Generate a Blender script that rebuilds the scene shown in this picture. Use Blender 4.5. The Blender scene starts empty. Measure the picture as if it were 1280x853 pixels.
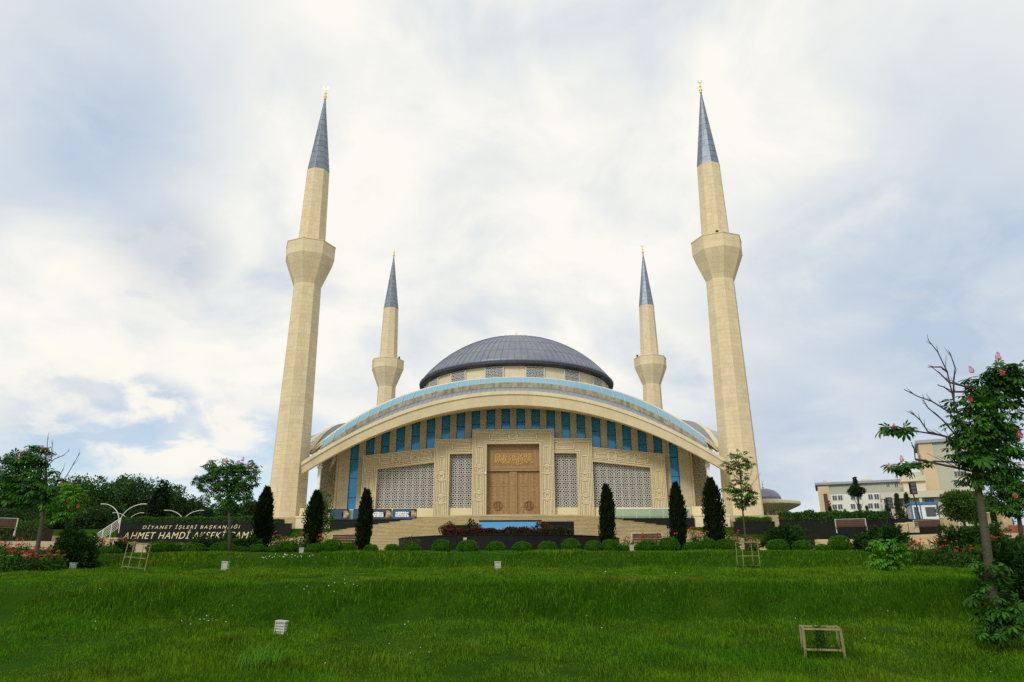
import bpy, math, random
import numpy as np
from mathutils import Vector, Matrix

RAD = math.radians
random.seed(11)
rng = np.random.default_rng(11)
sc = bpy.context.scene
col = sc.collection

# ---------------------------------------------------------------- camera
# The eye is the origin of the world; x runs along the mosque's front, y towards it, z up.
FOC, PITCH, ROLL, YAW = 878.5, 0.3138, 0.0026, -0.0232      # pixels of a 1280 px wide picture, radians
cp, sp = math.cos(PITCH), math.sin(PITCH)
cy_, sy_ = math.cos(YAW), math.sin(YAW)
cr, sr = math.cos(ROLL), math.sin(ROLL)
row_x = Vector((cy_, -sy_, 0)); row_y = Vector((sy_, cy_, 0)); row_z = Vector((0, 0, 1))
fwd = row_y * cp + row_z * sp
up0 = row_z * cp - row_y * sp
right = row_x * cr - up0 * sr
up = row_x * sr + up0 * cr
cam_d = bpy.data.cameras.new("camera")
cam_d.sensor_width = 36.0
cam_d.lens = FOC / 1280 * 36.0
cam_d.clip_start = 0.1
cam_d.clip_end = 8000
cam = bpy.data.objects.new("camera", cam_d)
m = Matrix.Identity(4)
for i in range(3):
    m[i][0] = right[i]; m[i][1] = up[i]; m[i][2] = -fwd[i]
cam.matrix_world = m
col.objects.link(cam)
sc.camera = cam

# ---------------------------------------------------------------- sky and sun
SUN_EL, SUN_AZ = RAD(34), RAD(205)      # azimuth clockwise from +y: behind the eye, a little to the left
world = bpy.data.worlds.new("World")
sc.world = world
world.use_nodes = True
wn, wl = world.node_tree.nodes, world.node_tree.links
wn.clear()
def N(t, **kw):
    n = wn.new(t)
    for k, v in kw.items():
        setattr(n, k, v)
    return n
def wmath(op, a, b=None, c=None, clamp=False):
    n = N('ShaderNodeMath', operation=op); n.use_clamp = clamp
    for i, s in enumerate((a, b, c)):
        if s is None: continue
        if isinstance(s, (int, float)): n.inputs[i].default_value = s
        else: wl.new(s, n.inputs[i])
    return n.outputs[0]
def wmix(fac, a, b):
    n = N('ShaderNodeMix', data_type='RGBA')
    for s, i in ((fac, 0), (a, 6), (b, 7)):
        if isinstance(s, (int, float)): n.inputs[i].default_value = s
        elif isinstance(s, tuple): n.inputs[i].default_value = (*s, 1)
        else: wl.new(s, n.inputs[i])
    return n.outputs[2]
def wramp(v, a, b):
    n = N('ShaderNodeMapRange', interpolation_type='SMOOTHSTEP')
    wl.new(v, n.inputs[0]); n.inputs[1].default_value = a; n.inputs[2].default_value = b
    return n.outputs[0]
tc = N('ShaderNodeTexCoord')
sky = N('ShaderNodeTexSky', sky_type='NISHITA')
sky.sun_disc = False
sky.sun_elevation = SUN_EL
sky.sun_rotation = SUN_AZ
sky.altitude = 900; sky.air_density = 1.0; sky.dust_density = 1.5; sky.ozone_density = 1.2
skyc = N('ShaderNodeVectorMath', operation='SCALE'); wl.new(sky.outputs[0], skyc.inputs[0]); skyc.inputs[3].default_value = 0.115
sep = N('ShaderNodeSeparateXYZ'); wl.new(tc.outputs['Generated'], sep.inputs[0])
zz = wmath('ADD', wmath('MAXIMUM', sep.outputs[2], 0.0), 0.35)
comb = N('ShaderNodeCombineXYZ')
wl.new(wmath('DIVIDE', sep.outputs[0], zz), comb.inputs[0])
wl.new(wmath('DIVIDE', sep.outputs[1], zz), comb.inputs[1])
def wnoise(scale, detail, rough, off):
    mp = N('ShaderNodeMapping'); mp.inputs[1].default_value = off
    wl.new(comb.outputs[0], mp.inputs[0])
    n = N('ShaderNodeTexNoise', noise_dimensions='2D')
    wl.new(mp.outputs[0], n.inputs['Vector'])
    n.inputs['Scale'].default_value = scale; n.inputs['Detail'].default_value = detail; n.inputs['Roughness'].default_value = rough
    n.inputs['Distortion'].default_value = 0.25
    return n.outputs['Fac']
cover = wnoise(1.3, 5, 0.5, (3.3, 1.7, 0))
shade = wnoise(1.7, 4, 0.5, (8.2, 4.4, 0))
fine = wnoise(4.2, 8, 0.56, (1.2, 9.4, 0))
def pix_dir(px, py):
    a = (px - 640) / FOC; b = (426.5 - py) / FOC
    return (right * a + up * b + fwd).normalized()
def patch(px, py, deg_in, deg_out):
    d = pix_dir(px, py)
    vm = N('ShaderNodeVectorMath', operation='DOT_PRODUCT')
    wl.new(tc.outputs['Generated'], vm.inputs[0]); vm.inputs[1].default_value = d
    ang = wmath('MULTIPLY', wmath('ARCCOSINE', wmath('MINIMUM', vm.outputs['Value'], 0.99999)), 57.2958)
    ang = wmath('MULTIPLY_ADD', wmath('SUBTRACT', shade, 0.5), deg_out * 0.9, ang)
    ang = wmath('MULTIPLY_ADD', wmath('SUBTRACT', fine, 0.5), deg_out * 0.6, ang)
    return wmath('SUBTRACT', 1.0, wramp(ang, deg_in, deg_out))
PATCHES = []
grey = wmath('MULTIPLY', wramp(shade, 0.42, 0.72), 0.7)
for a in ((110, 140, 2, 19, .85), (30, 60, 0, 14, .6), (1330, 430, 6, 30, .85), (1180, 150, 0, 17, .45), (640, 70, 0, 7.5, .6), (240, 250, 0, 11, .3), (330, 120, 0, 9, .5), (1000, 560, 2, 15, .8), (960, 190, 0, 7, .45), (480, 420, 0, 9, .35)):
    grey = wmath('MAXIMUM', grey, wmath('MULTIPLY', patch(*a[:4]), a[4]))
lit = None
for a in ((760, 130, 2, 20), (430, 300, 2, 15), (80, 390, 1, 12), (190, 515, 0, 8), (1000, 60, 0, 12)):
    p = patch(*a)
    lit = p if lit is None else wmath('MAXIMUM', lit, p)
grey = wmath('MULTIPLY', grey, wmath('SUBTRACT', 1.0, wmath('MULTIPLY', lit, 0.75)), clamp=True)
grey = wmath('MULTIPLY_ADD', wmath('SUBTRACT', fine, 0.47), 1.15, grey, clamp=True)
cloud = wmix(grey, (0.80, 0.785, 0.73), (0.415, 0.50, 0.61))
gap = wmath('MULTIPLY', wramp(cover, 0.55, 0.85), 0.4)
gap = wmath('MAXIMUM', gap, wmath('MULTIPLY', patch(205, 338, 0, 6), 0.22))
gap = wmath('MAXIMUM', gap, wmath('MULTIPLY', patch(90, 650, 4, 11), 0.8))
gap = wmath('MAXIMUM', gap, wmath('MULTIPLY', patch(310, 640, 3, 9), 0.75))
puff = wnoise(5.2, 9, 0.58, (4.1, 2.9, 0))
heap = wmath('MULTIPLY', wramp(puff, 0.42, 0.62), wmath('MAXIMUM', patch(215, 525, 3, 8), wmath('MULTIPLY', patch(60, 440, 2, 9), 0.8)))
cloud = wmix(wmath('MULTIPLY', heap, 0.7), cloud, (0.84, 0.80, 0.715))
gap = wmath('MULTIPLY', gap, wmath('SUBTRACT', 1.0, wmath('MULTIPLY', heap, 0.9)), clamp=True)
blue_hole = wmath('MULTIPLY', wmath('MULTIPLY', patch(205, 335, 1, 6), wramp(puff, 0.60, 0.42)), 0.28)
gap = wmath('MAXIMUM', gap, blue_hole)
final = wmix(gap, cloud, skyc.outputs[0])
bg = N('ShaderNodeBackground'); bg.inputs[1].default_value = 1.0
wl.new(final, bg.inputs[0])
wo = N('ShaderNodeOutputWorld'); wl.new(bg.outputs[0], wo.inputs[0])

sun_d = bpy.data.lights.new("sun", 'SUN')
sun_d.energy = 1.5
sun_d.angle = RAD(13)
sun_d.color = (1.0, 0.955, 0.87)
sun = bpy.data.objects.new("sun", sun_d)
sdir = Vector((math.sin(SUN_AZ) * math.cos(SUN_EL), math.cos(SUN_AZ) * math.cos(SUN_EL), math.sin(SUN_EL)))
sun.rotation_euler = sdir.to_track_quat('Z', 'Y').to_euler()
sun.location = (-30, -40, 60)
col.objects.link(sun)

sc.view_settings.view_transform = 'Standard'
sc.view_settings.look = 'None'
sc.view_settings.exposure = 0.28
sc.view_settings.gamma = 1.0
sc.view_settings.use_curve_mapping = False
sc.render.engine = 'CYCLES'
sc.cycles.max_bounces = 6
sc.cycles.transparent_max_bounces = 8
sc.cycles.use_denoising = False
sc.render.filter_size = 1.2

# ---------------------------------------------------------------- where things stand
AX, CY = -1.94, 114.6          # the mosque's axis and its middle
TZ = 5.5                       # the terrace in front of its doors, above the eye
def _table():
    ys = np.array([-60, 0, 8, 11.5, 13, 14.5, 16.2, 16.8, 17.5, 18.1, 20, 23, 26.4, 27.0, 28.0, 28.8, 31, 36, 44, 64, 74.2, 77.2, 80, 150, 230, 400, 3000.])
    zs = np.array([-2.4, -1.75, -1.65, -1.52, -1.38, -1.2, -1.04, -.74, -.45, -.32, -.22, -.10, .02, .2, .47, .60, .68, .76, 1.1, 1.15, 1.15, 4.2, 4.3, 5, 9, 10, 16])
    zo = np.array([-2.4, -1.75, -1.65, -1.52, -1.38, -1.2, -1.04, -.78, -.55, -.42, -.28, -.12, .02, .10, .22, .32, .48, .74, 1.1, 1.15, 1.15, 4.2, 4.3, 5, 9, 10, 16])
    g = np.arange(-60, 3000, .1)
    out = []
    k = np.hanning(13); k /= k.sum()
    for t in (zs, zo):
        v = np.interp(g, ys, t)
        out.append(np.convolve(np.pad(v, 6, mode='edge'), k, mode='valid'))
    return g, out[0], out[1]
_G, _ZS, _ZO = _table()
def sstep(a, b, x):
    t = np.clip((np.asarray(x, float) - a) / (b - a), 0, 1)
    return t * t * (3 - 2 * t)
def gz(x, y):
    x = np.asarray(x, float); y = np.asarray(y, float)
    near = sstep(5, 12, y) * (1 - sstep(33, 40, y))
    yy = y + near * (.16 * np.sin(x * .23 + 1.1) + .08 * np.sin(x * .83 + y * .2) + .05 * np.sin(x * 1.9 - y * .7))
    a = np.interp(yy, _G, _ZS); b = np.interp(yy, _G, _ZO)
    w = sstep(-20.5, -16, x) * (1 - sstep(12.5, 17, x))
    z = a * w + b * (1 - w)
    z = z + near * (.02 * np.sin(x * .9 + y * .6) + .015 * np.sin(x * 2.1 - y * 1.3) + .015 * np.sin(x * 3.7 + y * 2.9))
    side = sstep(31, 40, y) * (1 - sstep(66, 74, y))
    z = z + side * (.55 * (1 - sstep(-29, -22, x)) + .8 * sstep(17, 24, x))
    return z
def gzf(x, y): return float(gz(x, y))
def at(px, py, Y):
    """the point of the place at distance Y that stands at a pixel of the 1280 px photograph"""
    a = (px - 640) / FOC; b = (426.5 - py) / FOC
    d = right * a + up * b + fwd
    return d * (Y / d.y)
def on_ground(px, Y):
    z = 0.5; x = 0
    for _ in range(4):
        dd = cp * (sy_ * x + cy_ * Y) + sp * z
        x = ((px - 640) / FOC * dd + sy_ * Y) / cy_   # ground point under that pixel column
        z = gzf(x, Y)
    return Vector((x, Y, z))
def mpp(Y, z=0): return (cp * Y + sp * z) / FOC          # metres per photograph pixel at Y

# ---------------------------------------------------------------- helpers
class MB:
    def __init__(s): s.v = []; s.f = []
    def face(s, pts):
        n = len(s.v); s.v += [tuple(p) for p in pts]; s.f.append(tuple(range(n, n + len(pts))))
    def box(s, c, d, rz=0.0, taper=1.0):
        n = len(s.v); ca, sa = math.cos(rz), math.sin(rz)
        for sz in (-1, 1):
            k = taper if sz > 0 else 1
            for sx, sy in ((-1, -1), (1, -1), (1, 1), (-1, 1)):
                x, y = sx * d[0] / 2 * k, sy * d[1] / 2 * k
                s.v.append((c[0] + x * ca - y * sa, c[1] + x * sa + y * ca, c[2] + sz * d[2] / 2))
        s.f += [tuple(n + i for i in q) for q in ((0, 3, 2, 1), (4, 5, 6, 7), (0, 1, 5, 4), (1, 2, 6, 5), (2, 3, 7, 6), (3, 0, 4, 7))]
        return s
    def b2(s, x0, x1, y0, y1, z0, z1):
        return s.box(((x0 + x1) / 2, (y0 + y1) / 2, (z0 + z1) / 2), (abs(x1 - x0), abs(y1 - y0), abs(z1 - z0)))
    def bar(s, p, q, w, h=None):
        h = h or w; p = Vector(p); q = Vector(q); d = (q - p)
        if d.length < 1e-6: return s
        d.normalize()
        u = d.cross(Vector((0, 0, 1)))
        if u.length < 1e-3: u = Vector((1, 0, 0))
        u.normalize(); t = u.cross(d)
        n = len(s.v)
        for e in (p, q):
            for a, b in ((-1, -1), (1, -1), (1, 1), (-1, 1)):
                s.v.append(tuple(e + u * (a * w / 2) + t * (b * h / 2)))
        s.f += [tuple(n + i for i in k) for k in ((0, 3, 2, 1), (4, 5, 6, 7), (0, 1, 5, 4), (1, 2, 6, 5), (2, 3, 7, 6), (3, 0, 4, 7))]
        return s
    def tube(s, pts, rad, n=6, caps=True):
        pts = [Vector(p) for p in pts]
        if isinstance(rad, (int, float)): rad = [rad] * len(pts)
        base = len(s.v)
        for i, p in enumerate(pts):
            d = (pts[min(i + 1, len(pts) - 1)] - pts[max(i - 1, 0)]).normalized()
            u = d.cross(Vector((0, 1, 0.13))).normalized(); t = d.cross(u)
            for k in range(n):
                a = 2 * math.pi * k / n
                s.v.append(tuple(p + (u * math.cos(a) + t * math.sin(a)) * rad[i]))
        for i in range(len(pts) - 1):
            for k in range(n):
                a = base + i * n + k; b = base + i * n + (k + 1) % n
                s.f.append((a, b, b + n, a + n))
        if caps:
            s.f.append(tuple(base + k for k in range(n - 1, -1, -1)))
            s.f.append(tuple(base + (len(pts) - 1) * n + k for k in range(n)))
        return s
    def lathe(s, prof, n=24, c=(0, 0, 0), a0=0.0, caps=True):
        base = len(s.v)
        for r, z in prof:
            for k in range(n):
                a = a0 + 2 * math.pi * k / n
                s.v.append((c[0] + r * math.cos(a), c[1] + r * math.sin(a), c[2] + z))
        for i in range(len(prof) - 1):
            for k in range(n):
                a = base + i * n + k; b = base + i * n + (k + 1) % n
                s.f.append((a, b, b + n, a + n))
        if caps:
            s.f.append(tuple(base + k for k in range(n - 1, -1, -1)))
            s.f.append(tuple(base + (len(prof) - 1) * n + k for k in range(n)))
        return s
    def extrude(s, poly, p0, ex, ey, ez):
        """a polygon in the plane (ex, ey) at p0, thickened by ez"""
        n = len(poly); base = len(s.v); p0 = Vector(p0); ex = Vector(ex); ey = Vector(ey); ez = Vector(ez)
        for k in (0, 1):
            for a, b in poly: s.v.append(tuple(p0 + ex * a + ey * b + ez * k))
        s.f.append(tuple(base + i for i in range(n)))
        s.f.append(tuple(base + n + i for i in range(n - 1, -1, -1)))
        for i in range(n):
            j = (i + 1) % n
            s.f.append((base + i, base + n + i, base + n + j, base + j))
        return s
    def loft(s, xs, sect, caps=True):
        """a closed cross-section of (y, z) points carried along x"""
        base = len(s.v); n = None
        for x in xs:
            q = sect(x); n = len(q)
            for y, z in q: s.v.append((x, y, z))
        for i in range(len(xs) - 1):
            for k in range(n):
                a = base + i * n + k; b = base + i * n + (k + 1) % n
                s.f.append((a, b, b + n, a + n))
        if caps:
            s.f.append(tuple(base + k for k in range(n - 1, -1, -1)))
            s.f.append(tuple(base + (len(xs) - 1) * n + k for k in range(n)))
        return s
    def mesh(s, name, mat, smooth=False, off=None):
        me = bpy.data.meshes.new(name)
        v = s.v
        if off is not None: v = [(a - off[0], b - off[1], c - off[2]) for a, b, c in v]
        me.from_pydata(v, [], s.f)
        if mat: me.materials.append(mat)
        if smooth:
            me.polygons.foreach_set('use_smooth', [True] * len(me.polygons))
        me.update()
        return me
    def build(s, name, mat, parent=None, smooth=False, off=None):
        return link(name, s.mesh(name, mat, smooth, off), parent)
def link(name, me, parent=None, loc=None, rz=0.0, scale=None):
    o = bpy.data.objects.new(name, me)
    col.objects.link(o)
    if parent is not None: o.parent = parent
    if loc is not None: o.location = loc
    if rz: o.rotation_euler = (0, 0, rz)
    if scale is not None: o.scale = scale if hasattr(scale, '__len__') else (scale,) * 3
    return o
def tag(o, label=None, cat=None, group=None, kind=None):
    if label: o['label'] = label
    if cat: o['category'] = cat
    if group: o['group'] = group
    if kind: o['kind'] = kind
    return o
def thing(name, loc, label, cat, group=None, rz=0.0, scale=None):
    return tag(link(name, None, None, loc, rz, scale), label, cat, group)
def np_mesh(name, verts, faces, mat, smooth=False):
    """verts (n,3), faces (m,k) of equal size k, written straight into the mesh"""
    me = bpy.data.meshes.new(name)
    verts = np.asarray(verts, np.float32); faces = np.asarray(faces, np.int32)
    me.vertices.add(len(verts)); me.vertices.foreach_set('co', verts.ravel())
    m_, k = faces.shape
    me.loops.add(m_ * k); me.loops.foreach_set('vertex_index', faces.ravel())
    me.polygons.add(m_); me.polygons.foreach_set('loop_start', np.arange(0, m_ * k, k, dtype=np.int32))
    try: me.polygons.foreach_set('loop_total', np.full(m_, k, np.int32))
    except Exception: pass
    if smooth: me.polygons.foreach_set('use_smooth', np.ones(m_, bool))
    if mat: me.materials.append(mat)
    me.update(calc_edges=True)
    return me
ORD = ['first', 'second', 'third', 'fourth', 'fifth', 'sixth', 'seventh', 'eighth', 'ninth', 'tenth', 'eleventh', 'twelfth', 'thirteenth', 'fourteenth', 'fifteenth', 'sixteenth', 'seventeenth', 'eighteenth', 'nineteenth', 'twentieth']

# ---------------------------------------------------------------- materials
def mat(name, color, rough=0.7, metal=0.0, spec=0.4, var=0.0, scale=3.0, island=0.0, bump=0.0, bscale=20.0, hue=None, coat=0.0, trans=0.0, streak=None):
    """principled colour with noise variation (var), per-piece variation (island), fine relief (bump), second tint (hue)"""
    ma = bpy.data.materials.new(name); ma.use_nodes = True
    nt = ma.node_tree; b = nt.nodes['Principled BSDF']; L = nt.links.new
    b.inputs['Roughness'].default_value = rough; b.inputs['Metallic'].default_value = metal
    b.inputs['Specular IOR Level'].default_value = spec
    b.inputs['Base Color'].default_value = (*color, 1)
    if coat: b.inputs['Coat Weight'].default_value = coat
    tcn = nt.nodes.new('ShaderNodeTexCoord'); src = tcn.outputs['Object']
    val = None
    def add(a, bb):
        n = nt.nodes.new('ShaderNodeMath'); n.operation = 'ADD'; L(a, n.inputs[0]); L(bb, n.inputs[1]); return n.outputs[0]
    def mr(v, lo, hi, a=0.0, c=1.0):
        n = nt.nodes.new('ShaderNodeMapRange'); L(v, n.inputs[0])
        n.inputs[1].default_value = a; n.inputs[2].default_value = c; n.inputs[3].default_value = lo; n.inputs[4].default_value = hi
        return n.outputs[0]
    nz = None
    if var:
        nz = nt.nodes.new('ShaderNodeTexNoise'); L(src, nz.inputs['Vector'])
        nz.inputs['Scale'].default_value = scale; nz.inputs['Detail'].default_value = 5; nz.inputs['Roughness'].default_value = .6
        val = mr(nz.outputs['Fac'], -var, var, .25, .75)
    if streak:
        mp = nt.nodes.new('ShaderNodeMapping'); L(src, mp.inputs[0]); mp.inputs[3].default_value = streak[1]
        n2 = nt.nodes.new('ShaderNodeTexNoise'); L(mp.outputs[0], n2.inputs['Vector']); n2.inputs['Scale'].default_value = 1.0; n2.inputs['Detail'].default_value = 6
        q = mr(n2.outputs['Fac'], -streak[0], streak[0] * .6, .3, .7)
        val = add(val, q) if val else q
    if island:
        ge = nt.nodes.new('ShaderNodeNewGeometry')
        q = mr(ge.outputs['Random Per Island'], -island, island)
        val = add(val, q) if val else q
    if val:
        one = nt.nodes.new('ShaderNodeMath'); one.operation = 'ADD'; L(val, one.inputs[0]); one.inputs[1].default_value = 1.0
        sc_ = nt.nodes.new('ShaderNodeVectorMath'); sc_.operation = 'SCALE'; L(one.outputs[0], sc_.inputs[3])
        if hue:
            mx = nt.nodes.new('ShaderNodeMix'); mx.data_type = 'RGBA'
            mx.inputs[6].default_value = (*color, 1); mx.inputs[7].default_value = (*hue, 1)
            n3 = nt.nodes.new('ShaderNodeTexNoise'); L(src, n3.inputs['Vector']); n3.inputs['Scale'].default_value = scale * .37; n3.inputs['Detail'].default_value = 3
            L(mr(n3.outputs['Fac'], 0, 1, .35, .65), mx.inputs[0])
            L(mx.outputs[2], sc_.inputs[0])
        else: sc_.inputs[0].default_value = color
        L(sc_.outputs[0], b.inputs['Base Color'])
    if bump:
        nb = nt.nodes.new('ShaderNodeTexNoise'); L(src, nb.inputs['Vector']); nb.inputs['Scale'].default_value = bscale; nb.inputs['Detail'].default_value = 4
        bp = nt.nodes.new('ShaderNodeBump'); bp.inputs['Strength'].default_value = bump; bp.inputs['Distance'].default_value = .05
        L(nb.outputs['Fac'], bp.inputs['Height']); L(bp.outputs[0], b.inputs['Normal'])
    if trans:
        tr = nt.nodes.new('ShaderNodeBsdfTranslucent'); ms = nt.nodes.new('ShaderNodeMixShader'); ms.inputs[0].default_value = trans
        if val: L(sc_.outputs[0], tr.inputs[0])
        else: tr.inputs[0].default_value = (*color, 1)
        out = nt.nodes['Material Output']
        L(b.outputs[0], ms.inputs[1]); L(tr.outputs[0], ms.inputs[2]); L(ms.outputs[0], out.inputs[0])
    return ma
M = {}
M['stone'] = mat('travertine', (.68, .565, .355), .8, spec=.2, var=.07, scale=.9, island=.05, hue=(.65, .545, .355), streak=(.05, (.9, .9, .10)), bump=.15, bscale=6)
M['facade'] = mat('facade_stone', (.57, .485, .315), .8, spec=.2, var=.10, scale=1.3, hue=(.53, .45, .30), bump=.12, bscale=5, streak=(.10, (1.2, 1.2, .12)))
M['cream'] = mat('cream_stone', (.68, .59, .375), .75, spec=.2, var=.06, scale=1.1, bump=.08, bscale=8)
M['carved'] = mat('carved_stone_shaded', (.49, .42, .265), .85, spec=.1, var=.06, scale=1.1)  # darker than the fillets: shade of the carved grooves painted into the stone
M['eave'] = mat('eave_render', (.66, .575, .37), .8, spec=.2, var=.05, scale=.7, streak=(.10, (1.0, .6, .25)))
M['lead'] = mat('lead_sheet', (.175, .20, .255), .45, metal=.3, var=.16, scale=1.2, hue=(.21, .215, .26), island=.10)
M['lead_light'] = mat('pale_lead', (.27, .30, .34), .45, metal=.3, var=.12, scale=1.5)
M['lead_dark'] = mat('dark_lead', (.05, .055, .07), .5, metal=.3, var=.2, scale=2)
M['spire'] = mat('spire_lead', (.19, .225, .27), .42, metal=.3, var=.15, scale=1.2, island=.16)
M['rim'] = mat('weathered_rim', (.33, .29, .19), .8, var=.35, scale=2.5, streak=(.35, (2.5, .4, .3)))
M['sky_glass'] = mat('blue_roof_glass', (.17, .38, .48), .08, metal=.35, island=.22)
M['win_glass'] = mat('sky_reflecting_window_glass', (.028, .29, .62), .10, metal=.2, spec=.45, island=.18)  # reflected sky put into the bright blue base colour
M['win_frame'] = mat('dark_window_frame', (.02, .025, .03), .4)
M['screen'] = mat('white_lattice', (.60, .59, .53), .6)
M['screen_back'] = mat('navy_backing', (.012, .016, .03), .25)
M['bronze'] = mat('door_wood', (.335, .205, .085), .5, var=.12, scale=3, streak=(.15, (8, 8, .6)))
M['bronze_dark'] = mat('door_wood_recess', (.25, .135, .045), .55, var=.12, scale=3)
M['gold'] = mat('gold_leaf', (.75, .45, .08), .32, metal=.8)
M['gold_flat'] = mat('gilt_lettering', (.56, .36, .08), .45, metal=.3)
M['white'] = mat('white_paint', (.78, .77, .72), .5)
M['steel'] = mat('galvanised_white_steel', (.62, .62, .58), .4, metal=.3)
M['black'] = mat('black_granite', (.011, .012, .011), .55, var=.35, scale=4, spec=.10)
M['step'] = mat('step_stone', (.46, .375, .21), .85, spec=.15, var=.14, scale=2, streak=(.12, (.6, 2, 2)))
M['paving'] = mat('paving_stone', (.34, .28, .17), .9, spec=.15, var=.2, scale=1.5)
M['blue'] = mat('pool_tile', (.10, .32, .55), .3, var=.06, scale=5)
M['letter'] = mat('sign_letter', (.66, .60, .38), .4, metal=.2)
M['glass'] = mat('green_glass', (.33, .42, .33), .08, spec=.6)
nt_ = M['glass'].node_tree
_tr = nt_.nodes.new('ShaderNodeBsdfTransparent'); _ms = nt_.nodes.new('ShaderNodeMixShader'); _ms.inputs[0].default_value = .6
_tr.inputs[0].default_value = (.78, .92, .84, 1)
nt_.links.new(nt_.nodes['Principled BSDF'].outputs[0], _ms.inputs[1]); nt_.links.new(_tr.outputs[0], _ms.inputs[2])
nt_.links.new(_ms.outputs[0], nt_.nodes['Material Output'].inputs[0])
M['wood'] = mat('pale_timber', (.25, .225, .11), .85, spec=.15, var=.2, scale=6, streak=(.2, (12, 12, 2)))
M['bench'] = mat('dark_bench_wood', (.075, .032, .018), .6, var=.3, scale=5)
M['soil'] = mat('garden_soil', (.03, .022, .012), .95, var=.3, scale=6)
M['bark'] = mat('grey_bark', (.075, .070, .048), .9, spec=.1, var=.3, scale=9, bump=.5, bscale=30)
M['bark_dark'] = mat('dark_bark', (.045, .035, .026), .9, var=.3, scale=9)
M['grass'] = mat('grass_blade', (.058, .164, .0045), .7, spec=.05, var=.45, scale=.8, island=.6, hue=(.108, .190, .008), trans=.30)
M['grass_long'] = mat('long_grass_shaded', (.033, .105, .003), .8, spec=.03, var=.30, scale=.7, island=.45, trans=.25)  # slope shade put into the darker green; the bank blades are longer too
M['weathered'] = mat('weathered_white_plastic', (.44, .46, .40), .7, spec=.2, var=.25, scale=9)
M['ground'] = mat('ground_turf', (.015, .052, .002), .95, spec=.02, var=.3, scale=2.0, hue=(.024, .056, .003))
M['leaf'] = mat('chestnut_leaf', (.036, .118, .009), .6, spec=.14, island=.5, trans=.22)
M['leaf_bright'] = mat('young_leaf', (.085, .25, .014), .6, spec=.14, island=.35, trans=.3)
M['box'] = mat('boxwood_leaf', (.046, .140, .008), .7, spec=.08, island=.5, trans=.15)
M['cyp'] = mat('cypress_leaf', (.010, .019, .005), .8, spec=.05, island=.5)
M['jun'] = mat('juniper_leaf', (.022, .068, .010), .75, spec=.08, island=.5, trans=.1)
M['rose_leaf'] = mat('rose_leaf', (.036, .090, .012), .7, spec=.1, island=.5, trans=.15)
M['barberry'] = mat('barberry_leaf', (.090, .022, .012), .6, spec=.2, island=.55, trans=.15, var=.3, scale=1.0, hue=(.045, .04, .012))
M['far_leaf'] = mat('far_leaf', (.034, .072, .022), .8, spec=.05, island=.45, trans=.1)
M['far_leaf_b'] = mat('far_leaf_light', (.048, .108, .022), .8, spec=.05, island=.45, trans=.1)
M['far_leaf_c'] = mat('far_leaf_dark', (.018, .038, .012), .8, spec=.05, island=.45)
M['flower'] = mat('rose_petal', (.70, .065, .065), .6, island=.3, trans=.15)
M['flower_y'] = mat('yellow_petal', (.60, .48, .10), .6, island=.3)
M['pink'] = mat('chestnut_flower', (.64, .10, .14), .6, spec=.1, island=.3, trans=.15)
M['daisy'] = mat('daisy_petal', (.75, .75, .66), .6)
M['off_cream'] = mat('office_cream', (.58, .53, .40), .8, var=.05, scale=.3)
M['off_orange'] = mat('office_peach', (.56, .43, .27), .8, var=.06, scale=.4)
M['off_grey'] = mat('office_sage', (.42, .43, .34), .8, var=.05, scale=.3)
M['off_white'] = mat('office_white', (.68, .68, .62), .8, var=.05, scale=.3)
M['off_glass'] = mat('office_glass', (.06, .075, .085), .15, spec=.5)
M['kiosk_blue'] = mat('kiosk_blue', (.03, .16, .38), .5)
M['hill'] = mat('hazy_town_slope', (.36, .40, .43), 1.0, var=.25, scale=.03)  # pale blue-grey holds the haze of distance
M['black_paint'] = mat('black_paint', (.012, .012, .014), .5)
M['brick'] = mat('red_brick', (.26, .09, .05), .85, var=.2, scale=6)

# ================================================================ THE SETTING
# ground: one sheet, fine where the lawn rolls, coarse to the horizon
def nonuni(spec):
    out = []
    for a, b, st in spec: out += list(np.arange(a, b, st))
    return np.array(out)
gx = nonuni([(-3000, -400, 260), (-400, -80, 20), (-80, -32, 3), (-32, 30, .45), (30, 80, 3), (80, 400, 20), (400, 3001, 260)])
gy = nonuni([(-60, 4, 8), (4, 8, .8), (8, 34, .3), (34, 82, 1.0), (82, 260, 12), (260, 600, 60), (600, 2900, 300)])
X, Y = np.meshgrid(gx, gy)
Z = gz(X, Y)
nx, ny = len(gx), len(gy)
idx = np.arange(nx * ny).reshape(ny, nx)
F = np.stack([idx[:-1, :-1].ravel(), idx[:-1, 1:].ravel(), idx[1:, 1:].ravel(), idx[1:, :-1].ravel()], 1)
ground = link('ground', np_mesh('ground', np.stack([X.ravel(), Y.ravel(), Z.ravel()], 1), F, M['ground'], True))
tag(ground, 'rolling green ground under the lawn and garden beds', 'ground', kind='structure')

# far slope of a town on the right, distance haze put into its colour
hb = MB()
hx = np.linspace(250, 1500, 60)
for i in range(len(hx) - 1):
    def hh(x): return 108 + 22 * math.sin(x * .006) + 9 * math.sin(x * .021) - .03 * (x - 250)
    a, b = hx[i], hx[i + 1]
    hb.face([(a, 1400, -5), (b, 1400, -5), (b, 1560, hh(b)), (a, 1560, hh(a))])
    hb.face([(a, 1560, hh(a)), (b, 1560, hh(b)), (b, 2000, 0), (a, 2000, 0)])
tag(hb.build('hills', M['hill'], smooth=True), 'pale far slope seen beside the domed pavilion', 'hill', kind='structure')

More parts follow.
